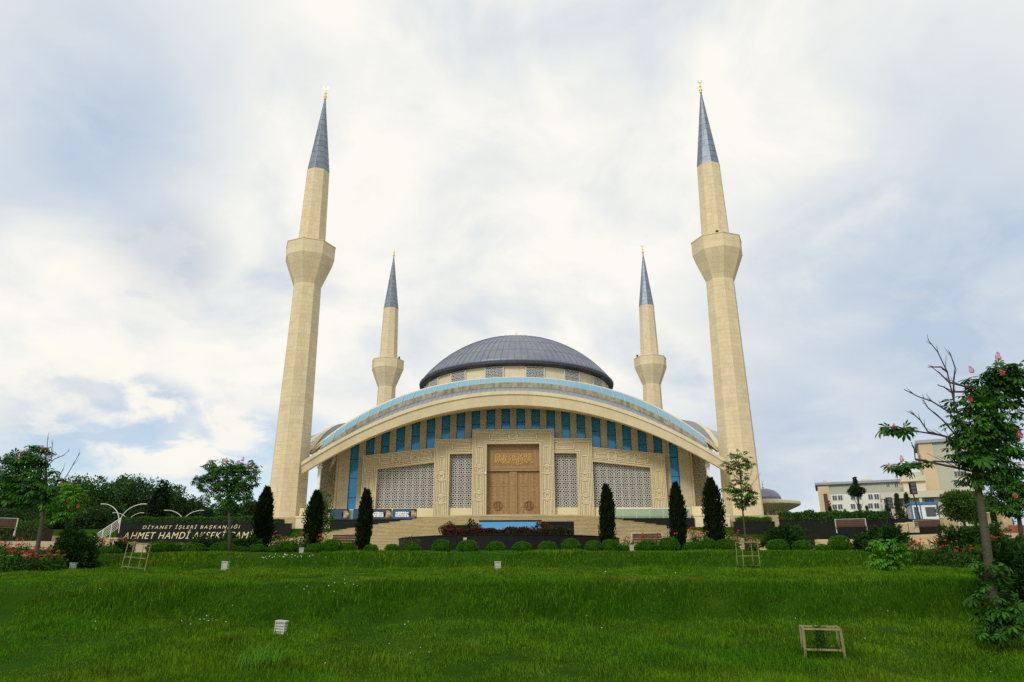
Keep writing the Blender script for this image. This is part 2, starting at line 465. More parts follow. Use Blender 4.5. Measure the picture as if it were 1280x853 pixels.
# paved plaza between the garden and the stairs
def paved(x0, x1, y0, y1, z, name, label, step=1.6):
    xs = np.arange(x0, x1 + .01, step); ys = np.arange(y0, y1 + .01, step)
    Xp, Yp = np.meshgrid(xs, ys); Zp = gz(Xp, Yp) + z
    n_, m_ = len(xs), len(ys); ii = np.arange(n_ * m_).reshape(m_, n_)
    Fp = np.stack([ii[:-1, :-1].ravel(), ii[:-1, 1:].ravel(), ii[1:, 1:].ravel(), ii[1:, :-1].ravel()], 1)
    o = link(name, np_mesh(name, np.stack([Xp.ravel(), Yp.ravel(), Zp.ravel()], 1), Fp, M['paving'], True))
    return tag(o, label, 'paving', kind='structure')
paved(-92, -12.8, 36.8, 73.6, .06, 'plaza', 'beige stone paving left of the fountain, before the name wall')
paved(-12.8, 11.6, 52.0, 73.6, .06, 'plaza', 'beige stone paving between the fountain and the stairs')
paved(11.6, 56.4, 36.8, 73.6, .06, 'plaza', 'beige stone paving right of the fountain')
paved(-31, -19.5, 32.5, 34.1, .06, 'path', 'narrow beige path crossing the left garden')

# terrace and stairs
tb = MB()
tb.b2(AX - 36, AX + 36, 79.2, 165, .5, TZ)
tag(tb.build('terrace', M['step']), 'raised beige stone terrace the mosque stands on', 'terrace', kind='structure')
stairs = tag(link('stairs', None, None, (AX, 80, 1.1)), 'wide curved beige stone stairs leading up to the mosque', 'stairs', kind='structure')
def half_ellipse(A, B, ymin=2.02, n=56):
    t0 = math.asin(min(1, ymin / B))
    return [(A * math.cos(t), -B * math.sin(t)) for t in np.linspace(math.pi - t0, t0, n)]
NST = 27
for i in range(NST + 1):
    A, B = 10.4 + 1.05 * i, 3.6 + .375 * i
    zt = TZ - .158 * i
    pts = half_ellipse(A, B)
    mb = MB()
    if i == 0:
        poly = pts
        mb.extrude(poly, (0, 0, zt - 1.1 - .22), (1, 0, 0), (0, 1, 0), (0, 0, .22))
    else:
        inn = half_ellipse(A - 1.35, B - .5)
        top, dz = zt - 1.1, .22
        n = len(pts)
        V = [(x, y, top) for x, y in pts] + [(x, y, top) for x, y in inn] + [(x, y, top - dz) for x, y in pts]
        nos = [(x * (1 + .06 / A), y * (1 + .06 / B), top - .004) for x, y in pts]
        mb.v = V + nos + [(x, y, top - .045) for x, y, _ in nos] + [(x, y, top - .045) for x, y in pts]
        for k in range(n - 1):
            mb.f.append((k, k + 1, n + k + 1, n + k))                          # tread
            mb.f.append((k, 3 * n + k, 3 * n + k + 1, k + 1))                  # nosing top
            mb.f.append((3 * n + k, 4 * n + k, 4 * n + k + 1, 3 * n + k + 1))  # nosing face
            mb.f.append((4 * n + k, 5 * n + k, 5 * n + k + 1, 4 * n + k + 1))  # nosing underside
            mb.f.append((5 * n + k, 2 * n + k, 2 * n + k + 1, 5 * n + k + 1))  # riser
    mb.build('step', M['step'], stairs)

# ---------------------------------------------------------------- walls beside the stairs
def slab_wall(name, x0, x1, y, z0, z1, th, label, cat='wall', seg=1.5, group=None, mat_=None):
    """a wall of polished slabs with open joints, capped by a coping"""
    w = thing(name, ((x0 + x1) / 2, y, z0), label, cat, group)
    L_ = x1 - x0; n = max(1, round(L_ / seg)); s_ = L_ / n
    core = MB().b2(-L_ / 2 + .02, L_ / 2 - .02, .03, th, 0, z1 - z0 - .06)
    core.build('core', M['black_paint'], w)
    slab = MB().b2(-s_ / 2 + .006, s_ / 2 - .006, 0, .06, 0, z1 - z0 - .08).mesh('slab', mat_ or M['black'])
    for k in range(n): link('slab', slab, w, (-L_ / 2 + s_ * (k + .5), 0, 0))
    MB().b2(-L_ / 2 - .03, L_ / 2 + .03, -.03, th + .03, z1 - z0 - .06, z1 - z0).build('coping', mat_ or M['black'], w)
    return w
WA = 77.75
for s, side in ((-1, 'left'), (1, 'right')):
    xa, xb = sorted((AX + s * 10.3, AX + s * 19.6))
    slab_wall('retaining_wall', xa, xb, WA, 3.0, 5.15, .5, 'low black stone wall along the %s side of the upper stairs' % side, group='black walls flanking the stairs')
    xa, xb = sorted((AX + s * 19.6, AX + s * 23.4))
    pd = thing('pedestal', ((xa + xb) / 2, 78.4, 2.6), 'pale stone block between the black walls on the %s of the stairs' % side, 'stone block', 'pale blocks beside the stairs')
    MB().b2(-1.9, 1.9, -.4, 1.2, 0, 2.75).build('block', M['cream'], pd)
    MB().b2(-1.97, 1.97, -.47, 1.2, 2.75, 2.95).build('coping', M['cream'], pd)
    pp = MB()
    for k in range(3):
        pp.b2(-1.3 + k * .95, -.65 + k * .95, .42, .5, 3.0, 3.55)
    pp.b2(-1.85, 1.85, .5, .75, 2.95, 3.85).build('parapet', M['cream'], pd)
    xa, xb = sorted((AX + s * 23.4, AX + s * 27.6))
    slab_wall('retaining_wall', xa, xb, 76.4, 1.2, 4.68, .6, 'short black stone wall next to the pale block, %s of the stairs' % side, group='black walls flanking the stairs')
sign = slab_wall('sign_wall', -43.0, AX - 25.3, 74.8, 2.72, 4.66, .6, 'long black granite wall carrying the gold mosque name', 'sign wall', 1.5)
sb = tag(MB().b2(-43.2, AX - 25.2, 74.9, 75.5, .9, 2.71).build('wall_base', M['step']), 'pale stone base under the black name wall', 'wall base')
rw = slab_wall('retaining_wall', AX + 27.7, at(1114, 650, 74.8).x, 74.8, 1.6, 4.75, .6, 'long black wall with ivy hedge on the right of the stairs', group='black walls flanking the stairs')
rw2 = slab_wall('retaining_wall', at(1116, 650, 71.5).x, at(1197, 650, 71.5).x, 71.5, 1.6, 4.55, .6, 'black wall with bare coping in front of the blue booth', group='black walls flanking the stairs')

# raised letters of the sign, each one a part
def letters(line, size, x_start, x_end, z, parent, shear, bold, name='letter', space=1.0):
    cu = bpy.data.curves.new('t', 'FONT'); cu.space_character = space; cu.size = size; cu.extrude = .025; cu.offset = bold; cu.shear = shear
    ob = bpy.data.objects.new('t', cu); col.objects.link(ob)
    def width(t):
        cu.body = t; bpy.context.view_layer.update(); return ob.dimensions.x
    full = width(line); k = (x_end - x_start) / full
    done = {}
    W_I = width('I')
    for i, ch in enumerate(line):
        if ch == ' ': continue
        adv = width(line[:i] + 'I') - W_I if i else 0
        if ch not in done:
            cu.body = ch; bpy.context.view_layer.update()
            dg = bpy.context.evaluated_depsgraph_get()
            me = bpy.data.meshes.new_from_object(ob.evaluated_get(dg))
            me.materials.clear(); me.materials.append(M['letter'])
            done[ch] = me
        o = link(name, done[ch], parent, (x_start + adv * k, -.03, z))
        o.rotation_euler = (math.pi / 2, 0, 0); o.scale = (k, 1, 1)
    bpy.data.objects.remove(ob); bpy.data.curves.remove(cu)
sx = sign.location.x
letters('AHMET HAMD\u0130 AKSEK\u0130 CAM\u0130\u0130', .96, at(155, 665, 74.8).x - sx, at(322, 665, 74.8).x - sx, .36, sign, .28, .0, space=1.14)
letters('D\u0130YANET \u0130\u015eLER\u0130 BA\u015eKANLI\u011eI', .46, at(178.5, 657, 74.8).x - sx, at(300, 657, 74.8).x - sx, 1.36, sign, .28, .0, space=1.45)

# glass balustrades on the upper black walls, and the banners hung on the left one
for s, side in ((-1, 'left'), (1, 'right')):
    g = thing('glass_balustrade', (AX + s * 14.9, WA + .25, 5.16), 'clear glass balustrade with pale handrail on the %s black wall' % side, 'balustrade', 'glass balustrades above the stairs')
    for k in range(6):
        MB().b2(-4.3 + k * 1.44, -2.9 + k * 1.44, -.012, .012, .05, .98).build('pane', M['glass'], g)
    MB().b2(-4.35, 4.35, -.04, .04, 1.0, 1.06).build('handrail', M['white'], g)
    pm = MB().b2(-.025, .025, -.025, .025, 0, 1.0).mesh('post', M['steel'])
    for k in range(7): link('post', pm, g, (-4.32 + k * 1.44, .03, 0))
def disc_print(parent, x, z, r, m_):
    MB().extrude([(r * math.cos(a) * .92, r * math.sin(a)) for a in np.linspace(0, 2 * math.pi, 13)[:-1]], (x, -.012, z), (1, 0, 0), (0, 0, 1), (0, -.006, 0)).build('printed_photo', m_, parent)
M['print_warm'] = mat('printed_photo', (.42, .30, .17), .5, var=1.0, scale=6.0, hue=(.14, .09, .05))
bn_x = [(-20.6, 2.1, 0), (-18.2, 1.8, 1), (-16.1, 2.3, 1), (-13.5, 2.6, 0)]
BL = ('dark banner at the left end of the row below the lattice screens', 'small blue banner partly hidden by a cypress', 'black banner with white printed block and round photo', 'bright blue banner with white lettering and round photo')
for k, (bx_, w, dark) in enumerate(bn_x):
    b = thing('banner', (AX + bx_ + 2.0, WA - .06, 5.12), BL[k], 'banner', 'banners along the glass balustrade')
    MB().b2(-w / 2, w / 2, -.01, .01, 0, 1.12).build('sheet', M['black_paint'] if k in (0, 2) else M['screen_back'], b)
    MB().b2(-w / 2 + .06, w / 2 - .62, -.018, -.011, .1, 1.05).build('blue_panel', mat('banner_blue', (.01, .10, .22) if k == 3 else (.015, .05, .10), .5), b)
    if k >= 2:
        pb = MB(); r2 = random.Random(k)
        for ln in range(3):
            x = -w / 2 + .3
            while x < w / 2 - .95:
                wd = r2.uniform(.10, .26); pb.b2(x, x + wd, -.026, -.019, .28 + ln * .18, .42 + ln * .18 + r2.uniform(-.02, .03)); x += wd + .035
        pb.build('white_print', M['white'], b)
    disc_print(b, w / 2 - .42, .55, .42, M['print_warm'])

# ================================================================ THE MOSQUE
mosque = thing('mosque', (AX, CY, TZ), 'large cream stone mosque with grey lead dome and sweeping arched eave', 'mosque')
OFF = (0, 0, TZ)
T_ = lambda x: 20.55 - .0136 * x * x
B_ = lambda x: 19.05 - .01305 * x * x
GL = lambda x: 22.42 - .01165 * x * x - 5.3e-6 * x ** 4
GT = lambda x: 23.66 - .01034 * x * x - 6.3e-6 * x ** 4
RL = lambda x: GL(x) - .62
WT = lambda x: 19.58 - .01107 * x * x - 7e-7 * x ** 4
WY = -25.3                       # front wall plane, from the mosque's middle
def sides(o, n=4, start=1, low=False):
    """the same part on the other sides of the square plan"""
    for k in range(start, n):
        c = o.copy(); col.objects.link(c); c.parent = o.parent; c.rotation_euler = (0, 0, k * math.pi / 2)
        if low and k % 2: c.scale = (1, 1, .8); c.location = (0, 0, 1.75)       # the side bows are flatter than the front one
        for ch in [q for q in bpy.data.objects if q.parent is o]:
            d = ch.copy(); col.objects.link(d); d.parent = c
# walls with window openings
wins = [.965 + 1.93 * k for k in range(11)]
wins = sorted([-w for w in wins] + wins)
WW = 1.10
wall = MB()
edges = [-22.2] + [v for w in wins for v in (w - WW / 2, w + WW / 2)] + [22.2]
for i in range(0, len(edges), 2):
    a, b = edges[i], edges[i + 1]
    zt = max(WT(a), WT(b)) + .3
    wall.b2(a, b, WY, WY + .9, TZ - .3, zt)
for w in wins:
    wall.b2(w - WW / 2, w + WW / 2, WY + .02, WY + .9, TZ - .3, TZ + .55)
wall.face([(-22.2, WY + .88, TZ), (22.2, WY + .88, TZ), (22.2, WY + .88, 17), (-22.2, WY + .88, 17)])
for s in (-1, 1):      # chamfered corner
    p, q = (s * 22.2, WY), (s * 25.3, -22.2)
    ztop = 14.9
    pts = [p, q, (q[0] - s * .6, q[1] + .6), (p[0] - s * .3, p[1] + .85)]
    if s < 0: pts = pts[::-1]
    wall.extrude(pts, (0, 0, TZ - .3), (1, 0, 0), (0, 1, 0), (0, 0, ztop - TZ + .3))
wall_o = wall.build('wall', M['facade'], mosque, off=OFF)
corner = MB()
for s in (-1, 1):      # darker set-back wall beside the tall windows, with a string course
    corner.b2(s * 22.35 - .12, s * 22.35 + .12, WY - .10, WY - .01, TZ - .2, 14.0)
corner.build('corner_strip', M['facade'], mosque, off=OFF)
sides(wall_o)
for w in wins:
    zt = WT(w) + .18
    fr = MB()
    x0, x1, yf = w - WW / 2, w + WW / 2, WY + .22
    z0 = TZ + .55
    fr.b2(x0, x0 + .05, yf, yf + .1, z0, zt); fr.b2(x1 - .05, x1, yf, yf + .1, z0, zt)
    fr.b2(x0 + .05, x1 - .05, yf, yf + .1, z0, z0 + .06)
    z = zt - 1.75
    while z > z0 + .5:
        fr.b2(x0 + .05, x1 - .05, yf - .01, yf + .05, z, z + .05); z -= 2.4
    f = fr.build('window', M['win_frame'], mosque, off=OFF)
    pn = MB(); t_ = random.uniform(-.01, .01)
    pn.face([(x0 + .02, yf + .06 + t_, z0), (x1 - .02, yf + .06 - t_, z0), (x1 - .02, yf + .065 - t_, zt), (x0 + .02, yf + .065 + t_, zt)])
    pn.build('pane', M['win_glass'], f, off=OFF)
    if abs(w) > 6:
        for k in (1, 3):
            c = f.copy(); col.objects.link(c); c.parent = mosque; c.rotation_euler = (0, 0, k * math.pi / 2)
            d = bpy.data.objects[f.children[0].name].copy() if f.children else None
            if d: col.objects.link(d); d.parent = c

# the sweeping eave: lip, slanting face and soffit
XS = np.linspace(-24.9, 24.9, 61)
ev = MB().loft(XS, lambda x: [(-31.8, T_(x)), (-31.78, T_(x) - .42), (-31.62, T_(x) - .5), (-31.4, B_(x) - .18), (-30.9, B_(x) - .18), (WY - .02, WT(x) + .16), (WY - .02, WT(x) + .4), (-30.9, B_(x) + .2), (-31.3, T_(x) - .04)])
eave = ev.build('eave', M['eave'], mosque, off=OFF)
SEC_E = lambda x: [(-31.8, T_(x)), (-31.78, T_(x) - .42), (-31.62, T_(x) - .5), (-31.4, B_(x) - .18), (-30.9, B_(x) - .18), (WY - .02, WT(x) + .16), (WY - .02, WT(x) + .4), (-30.9, B_(x) + .2), (-31.3, T_(x) - .04)]
XS2 = np.linspace(-18.6, 18.6, 45)          # the side eaves stop short of the minarets
for k in (1, 2, 3): MB().loft(XS2, SEC_E).build('eave', M['eave'], mosque, off=OFF).rotation_euler = (0, 0, k * math.pi / 2)
fr = MB().loft(XS, lambda x: [(-31.45, T_(x) - .02), (-31.4, T_(x) - .12), (-28.5, RL(x) - .2), (-28.5, RL(x) + .02)])
for x in np.arange(-24.3, 24.4, .6):
    fr.bar((x, -31.4, T_(x) + .01), (x, -28.5, RL(x) + .05), .05, .07)
apron = fr.build('lead_apron', M['lead_light'], mosque, off=OFF)
fr2 = MB().loft(XS2, lambda x: [(-31.45, T_(x) - .02), (-31.4, T_(x) - .12), (-28.5, RL(x) * .8 + 2.8), (-28.5, RL(x) * .8 + 3.0)])
for k in (1, 2, 3): fr2.build('lead_apron', M['lead_light'], mosque, off=OFF).rotation_euler = (0, 0, k * math.pi / 2)
XR = np.linspace(-24.3, 24.3, 61)
rm = MB().loft(XR, lambda x: [(-28.62, RL(x)), (-28.1, RL(x) - .1), (-28.1, GL(x) + .02), (-28.66, GL(x))])
rim = rm.build('stone_rim', M['rim'], mosque, off=OFF); sides(rim, low=True)
# skylight: a bow of glass panes between rim and roof
sk = MB()
NP = 34
xe = np.linspace(-23.9, 23.9, NP + 1)
for x in xe: sk.bar((x, -28.3, GL(x) + .03), (x, -26.42, GT(x) + .03), .045, .09)
for i in range(NP):
    a, b = xe[i], xe[i + 1]
    sk.bar((a, -28.3, GL(a) + .02), (b, -28.3, GL(b) + .02), .08, .12)
    sk.bar((a, -26.42, GT(a) + .02), (b, -26.42, GT(b) + .02), .08, .12)
skl = sk.build('skylight', M['steel'], mosque, off=OFF)
for i in range(NP):
    a, b = xe[i] + .03, xe[i + 1] - .03
    p = MB(); j = random.uniform(-.02, .02)
    q = [(a, -28.25, GL(a) + j), (b, -28.25, GL(b) - j), (b, -26.44, GT(b) + j), (a, -26.44, GT(a) - j)]
    p.face(q); p.face([(x, y, z - .03) for x, y, z in q[::-1]])
    p.build('pane', M['sky_glass'], skl, off=OFF)
sides(skl, low=True)
# upper shell of lead between the skylights and the drum, with a stone kerb round its edge
A2 = 26.4
for k in range(1):
    sh = MB(); ss = np.linspace(-1, 1, 49); ms = np.linspace(.40, 1.0, 16)
    def shz(m_, s_):
        e = GT(s_ * A2); return 26.7 - (26.7 - e) * (m_ ** 2.1)
    grid = [[(m_ * A2 * s_, -m_ * A2, shz(m_, s_)) for s_ in ss] for m_ in ms]
    base = 0
    for r_ in grid: sh.v += r_
    n = len(ss)
    for i in range(len(ms) - 1):
        for j in range(n - 1):
            sh.f.append((i * n + j, (i + 1) * n + j, (i + 1) * n + j + 1, i * n + j + 1))
    shell = sh.build('roof_shell', M['lead_light'], mosque, off=OFF)
    sm_ = MB()
    for s_ in np.linspace(-1, 1, 61):
        for i in range(len(ms) - 1):
            sm_.bar((ms[i] * A2 * s_, -ms[i] * A2, shz(ms[i], s_) + .02), (ms[i + 1] * A2 * s_, -ms[i + 1] * A2, shz(ms[i + 1], s_) + .02), .05, .07)
    sm_.build('seam', M['lead_light'], shell, off=OFF)
    sides(shell, low=True)
kb = MB().loft(np.linspace(-25.6, 25.6, 49), lambda x: [(-26.38, GT(x) - .3), (-25.7, GT(x) - .3), (-25.7, GT(x) + .12 + .28 * (abs(x) / 25.6) ** 1.5), (-26.3, GT(x) + .10 + .2 * (abs(x) / 25.6) ** 1.5)])
kerb = kb.build('roof_kerb', M['cream'], mosque, off=OFF); sides(kerb, low=True)

# drum with sixteen lattice windows
DR = 15.2
drum = MB().lathe([(DR, 23.5), (DR, 28.5)], 96).build('drum', M['cream'], mosque, off=OFF)
def cell_bars(mb, cx, cz, c, put, depth=.05):
    """one repeat of the star lattice: a ring, eight spokes, an outer octagon and its corner ties"""
    def quad2(pts): mb.extrude([(a, b) for a, b in pts], *put(cx, cz, depth))
    def ring(r0, r1, n=8, a0=math.pi / 8):
        for k in range(n):
            a, b = a0 + 2 * math.pi * k / n, a0 + 2 * math.pi * (k + 1) / n
            quad2([(r0 * math.cos(a), r0 * math.sin(a)), (r1 * math.cos(a), r1 * math.sin(a)), (r1 * math.cos(b), r1 * math.sin(b)), (r0 * math.cos(b), r0 * math.sin(b))])
    ring(.145 * c, .235 * c)
    ring(.42 * c, .485 * c)
    for k in range(8):
        a = math.pi / 8 + k * math.pi / 4; w = .032 * c
        d = (math.cos(a), math.sin(a)); n_ = (-d[1], d[0])
        quad2([(d[0] * .25 * c - n_[0] * w, d[1] * .25 * c - n_[1] * w), (d[0] * .41 * c - n_[0] * w, d[1] * .41 * c - n_[1] * w),
               (d[0] * .41 * c + n_[0] * w, d[1] * .41 * c + n_[1] * w), (d[0] * .25 * c + n_[0] * w, d[1] * .25 * c + n_[1] * w)])
    for k in range(4):
        a = math.pi / 4 + k * math.pi / 2; w = .042 * c
        d = (math.cos(a), math.sin(a)); n_ = (-d[1], d[0])
        quad2([(d[0] * .44 * c - n_[0] * w, d[1] * .44 * c - n_[1] * w), (d[0] * .70 * c - n_[0] * w, d[1] * .70 * c - n_[1] * w),
               (d[0] * .70 * c + n_[0] * w, d[1] * .70 * c + n_[1] * w), (d[0] * .44 * c + n_[0] * w, d[1] * .44 * c + n_[1] * w)])
dl = MB()
put_flat = lambda cx, cz, dp: ((cx, -DR - .14, cz), (1, 0, 0), (0, 0, 1), (0, -dp, 0))
for ix in range(3):
    for iz in range(2):
        cell_bars(dl, -.88 + ix * .88, 26.75 + iz * .9, .9, put_flat)
dl.b2(-1.44, -1.32, -DR - .22, -DR + .1, 24, 28.2); dl.b2(1.32, 1.44, -DR - .22, -DR + .1, 24, 28.2)
dlm = dl.mesh('lattice', M['screen'], off=OFF)
dbm = MB().b2(-1.35, 1.35, -DR - .10, -DR + .05, 24, 28.2).mesh('drum_window', M['screen_back'], off=OFF)
for k in range(16):
    a = RAD(11.25 + 22.5 * k)
    w_ = link('drum_window', dbm, mosque, None, a)
    link('lattice', dlm, w_)
# dome: lead sheets with raised seams, dark rolled eave
H_D, ZR = 8.1, 29.05
RD = (16.0 ** 2 + H_D ** 2) / (2 * H_D); zc = ZR + H_D - RD
prof = []
amax = math.asin(16.0 / RD)
for k in range(25):
    a = amax * (1 - k / 24); prof.append((max(RD * math.sin(a), .02), zc + RD * math.cos(a)))
dome = MB().lathe([(15.0, 28.9)] + prof, 128).build('dome', M['lead'], mosque, smooth=True, off=OFF)
seam = MB()
for k in range(96):
    a = 2 * math.pi * k / 96
    pr = prof[:-2] if k % 2 == 0 else prof[:16]
    for i in range(len(pr) - 1):
        (r0, z0), (r1, z1) = pr[i], pr[i + 1]
        seam.bar((r0 * math.cos(a), r0 * math.sin(a), z0 + .02), (r1 * math.cos(a), r1 * math.sin(a), z1 + .02), .07, .09)
seam.build('seam', M['lead'], dome, off=OFF)
ring_s = MB()
for j in (4, 8, 12, 16, 20):
    r0, z0 = prof[j]
    ring_s.lathe([(r0 + .02, z0 - .03), (r0 + .03, z0 + .03), (r0 - .03, z0 + .04), (r0 - .1, z0 - .03)], 96, caps=False)
ring_s.build('lap_joint', M['lead'], dome, off=OFF)
de = MB().lathe([(15.15, 28.4), (15.95, 28.5), (16.12, 28.65), (16.15, 29.0), (15.98, 29.1), (15.9, 28.95)], 128, caps=False)
for k in range(128):
    a = 2 * math.pi * (k + .5) / 128
    de.bar((15.98 * math.cos(a), 15.98 * math.sin(a), 28.5), (16.17 * math.cos(a), 16.17 * math.sin(a), 29.02), .07, .07)
de.build('dome_eave', M['lead_dark'], mosque, off=OFF)
def finial_mesh(s_, name='finial'):
    f = MB()
    f.lathe([(.05, 0), (.16, .06), (.07, .14), (.20, .34), (.22, .45), (.07, .66), (.05, .78), (.13, .92), (.14, 1.0), (.04, 1.16), (.03, 1.3), (.08, 1.4), (.02, 1.52)], 12)
    n = 16
    for k in range(n):     # crescent, horns up
        a, b = math.radians(130 + 280 * k / n), math.radians(130 + 280 * (k + 1) / n)
        def pt(t, r):
            return (r * math.cos(t), 0, 1.78 + r * math.sin(t))
        def wdt(t):
            u = (math.degrees(t) - 130) / 280; return .07 * math.sin(math.pi * max(0, min(1, u))) + .006
        f.extrude([(0, 0)], (0, 0, 0), (1, 0, 0), (0, 0, 1), (0, 0, 0)) if False else None
        p = [pt(a, .26 - wdt(a)), pt(a, .26), pt(b, .26), pt(b, .26 - wdt(b))]
        f.face([(x, -.03, z) for x, y, z in p]); f.face([(x, .03, z) for x, y, z in p[::-1]])
        f.face([(p[1][0], -.03, p[1][2]), (p[1][0], .03, p[1][2]), (p[2][0], .03, p[2][2]), (p[2][0], -.03, p[2][2])])
    f.v = [(x * s_, y * s_, z * s_) for x, y, z in f.v]
    return f.mesh(name, M['gold'], True)
link('finial', finial_mesh(.95), mosque, (0, 0, ZR + H_D - .05 - TZ))

# slim white columns under the eave's ends
for s in (-1, 1):
    cb = MB()
    cb.box((s * 23.2, -30.0, (TZ + B_(23.2)) / 2 + .05), (.34, .34, B_(23.2) - TZ + .2))
    cb.box((s * 23.2, -30.0, TZ + .15), (.62, .62, .3))
    cb.box((s * 23.2, -30.0, B_(23.2) - .35), (.5, .5, .3))
    cb.box((s * 23.2, -30.25, B_(23.2) + .9), (.26, .9, 1.5))
    c_ = cb.build('column', M['white'], mosque, off=OFF)

# ---------------------------------------------------------------- portal
def frame_poly(mb, outer, inner, y0, y1):
    """outer and inner: (x, z) chains of the same length, joined into a band standing between y0 and y1"""
    n = len(outer)
    for i in range(n - 1):
        a, b, c, d = outer[i], outer[i + 1], inner[i + 1], inner[i]
        base = len(mb.v)
        for y in (y0, y1):
            for p in (a, b, c, d): mb.v.append((p[0], y, p[1]))
        for q in ((0, 1, 2, 3), (7, 6, 5, 4), (0, 4, 5, 1), (2, 6, 7, 3)):
            mb.f.append(tuple(base + k for k in q))
        if i == 0: mb.f.append((base, base + 3, base + 7, base + 4))
        if i == n - 2: mb.f.append((base + 1, base + 5, base + 6, base + 2))
def lerp_chain(o, i_, t): return [((1 - t) * a[0] + t * b[0], (1 - t) * a[1] + t * b[1]) for a, b in zip(o, i_)]
def carve(mb, o0, o1, i0, i1, y, small):
    """the interlaced strapwork along one straight limb of a frame: long panels and small squares, as raised fillets"""
    o0, o1, i0, i1 = map(lambda p: Vector((p[0], p[1])), (o0, o1, i0, i1))
    dr = (o1 - o0).normalized(); pe = (i0 - o0) - dr * (i0 - o0).dot(dr)
    if pe.length < .3: pe = (i1 - o1) - dr * (i1 - o1).dot(dr)
    s0, s1 = max(0, (i0 - o0).dot(dr)), min((o1 - o0).length, (i1 - o0).dot(dr))     # the limb without its mitres
    L_ = s1 - s0
    def pt(u, v):
        p = o0 + dr * (s0 + u * L_) + pe * v; return (p.x, y, p.y)
    def fil(u0, v0, u1, v1, w=.12):
        mb.bar(pt(u0, v0), pt(u1, v1), w, w)
    unit = 2.75; n = max(1, round(L_ / unit)); du = 1 / n; q = .42 / L_
    for k in range(n):
        a, b = k * du + q * 1.35, (k + 1) * du - q * 1.35
        if k == 0: a = q * .8
        if k == n - 1: b = 1 - q * .8
        for v in (.30, .70): fil(a, v, b, v)
        for v in (.40, .60): fil(a + q * .4, v, b - q * .4, v, .10)
        fil(a, .30, a, .70); fil(b, .30, b, .70)
        if k < n - 1:
            c = (k + 1) * du
            for v in (.36, .64): fil(c - q * .62, v, c + q * .62, v)
            fil(c - q * .62, .36, c - q * .62, .64); fil(c + q * .62, .36, c + q * .62, .64)
            for e in (-1, 1):
                fil(c + e * q * .98, .14, c + e * q * .98, .86); 
def portal_part(name, outer, inner, yf, depth):
    f = MB(); frame_poly(f, outer, inner, yf, yf + depth)
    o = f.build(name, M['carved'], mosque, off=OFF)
    c = MB()
    for t in (.022, .115, .205, .82, .92):      # running fillets
        a = lerp_chain(outer, inner, t - .022); b = lerp_chain(outer, inner, t + .03)
        frame_poly(c, a, b, yf - .14, yf)
    for i in range(len(outer) - 1):
        carve(c, outer[i], outer[i + 1], inner[i], inner[i + 1], yf - .04, .4)
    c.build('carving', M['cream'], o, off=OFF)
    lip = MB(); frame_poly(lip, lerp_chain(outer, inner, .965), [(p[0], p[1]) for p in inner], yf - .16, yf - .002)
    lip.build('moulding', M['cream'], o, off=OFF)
    return o
PF = -26.5
z0 = TZ - .1
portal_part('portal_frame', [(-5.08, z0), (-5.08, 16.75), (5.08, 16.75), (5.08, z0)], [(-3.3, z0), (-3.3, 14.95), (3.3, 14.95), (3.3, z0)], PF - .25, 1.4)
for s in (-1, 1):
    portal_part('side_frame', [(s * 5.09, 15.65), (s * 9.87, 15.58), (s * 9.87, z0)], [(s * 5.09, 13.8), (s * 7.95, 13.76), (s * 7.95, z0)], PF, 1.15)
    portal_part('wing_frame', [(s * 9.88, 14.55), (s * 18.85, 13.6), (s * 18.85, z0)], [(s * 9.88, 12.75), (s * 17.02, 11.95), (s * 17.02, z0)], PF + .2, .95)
    # plinths and lattice screens
    MB().b2(s * 5.09, s * 7.94, PF + .3, PF + .8, z0, 7.2).build('plinth', M['cream'], mosque, off=OFF)
    MB().b2(s * 9.88, s * 17.0, PF + .45, PF + .9, z0, 7.2).build('plinth', M['cream'], mosque, off=OFF)
    def screen(x0, x1, zt0, zt1, cols, yy):
        c = (x1 - x0) / cols
        bk = MB().extrude([(x0, 7.2), (x1, 7.2), (x1, zt1 + .3), (x0, zt0 + .3)], (0, yy + .16, 0), (1, 0, 0), (0, 0, 1), (0, .05, 0)).build('screen_panel', M['screen_back'], mosque, off=OFF)
        lt = MB()
        put = lambda cx, cz, dp: ((cx, yy + .08, cz), (1, 0, 0), (0, 0, 1), (0, -dp, 0))
        for i in range(cols):
            cx = x0 + c * (i + .5); top = zt0 + (zt1 - zt0) * (i + .5) / cols + .2
            k = 0
            while 7.25 + c * (k + .5) < top + .3:
                cell_bars(lt, cx, 7.25 + c * (k + .5), c, put, .06); k += 1
        for i in range(cols + 1):
            lt.b2(x0 + c * i - .018, x0 + c * i + .018, yy + .03, yy + .08, 7.2, zt0 + (zt1 - zt0) * i / cols + .3)
        lt.build('lattice', M['screen'], bk, off=OFF)
    xa, xb = sorted((s * 5.09, s * 7.95))
    screen(xa, xb, 13.8, 13.8, 3, PF + .6)
    xa, xb = sorted((s * 9.88, s * 17.02))
    zl, zr = (11.95, 12.75) if s < 0 else (12.75, 11.95)
    screen(xa, xb, zl, zr, 8, PF + .7)
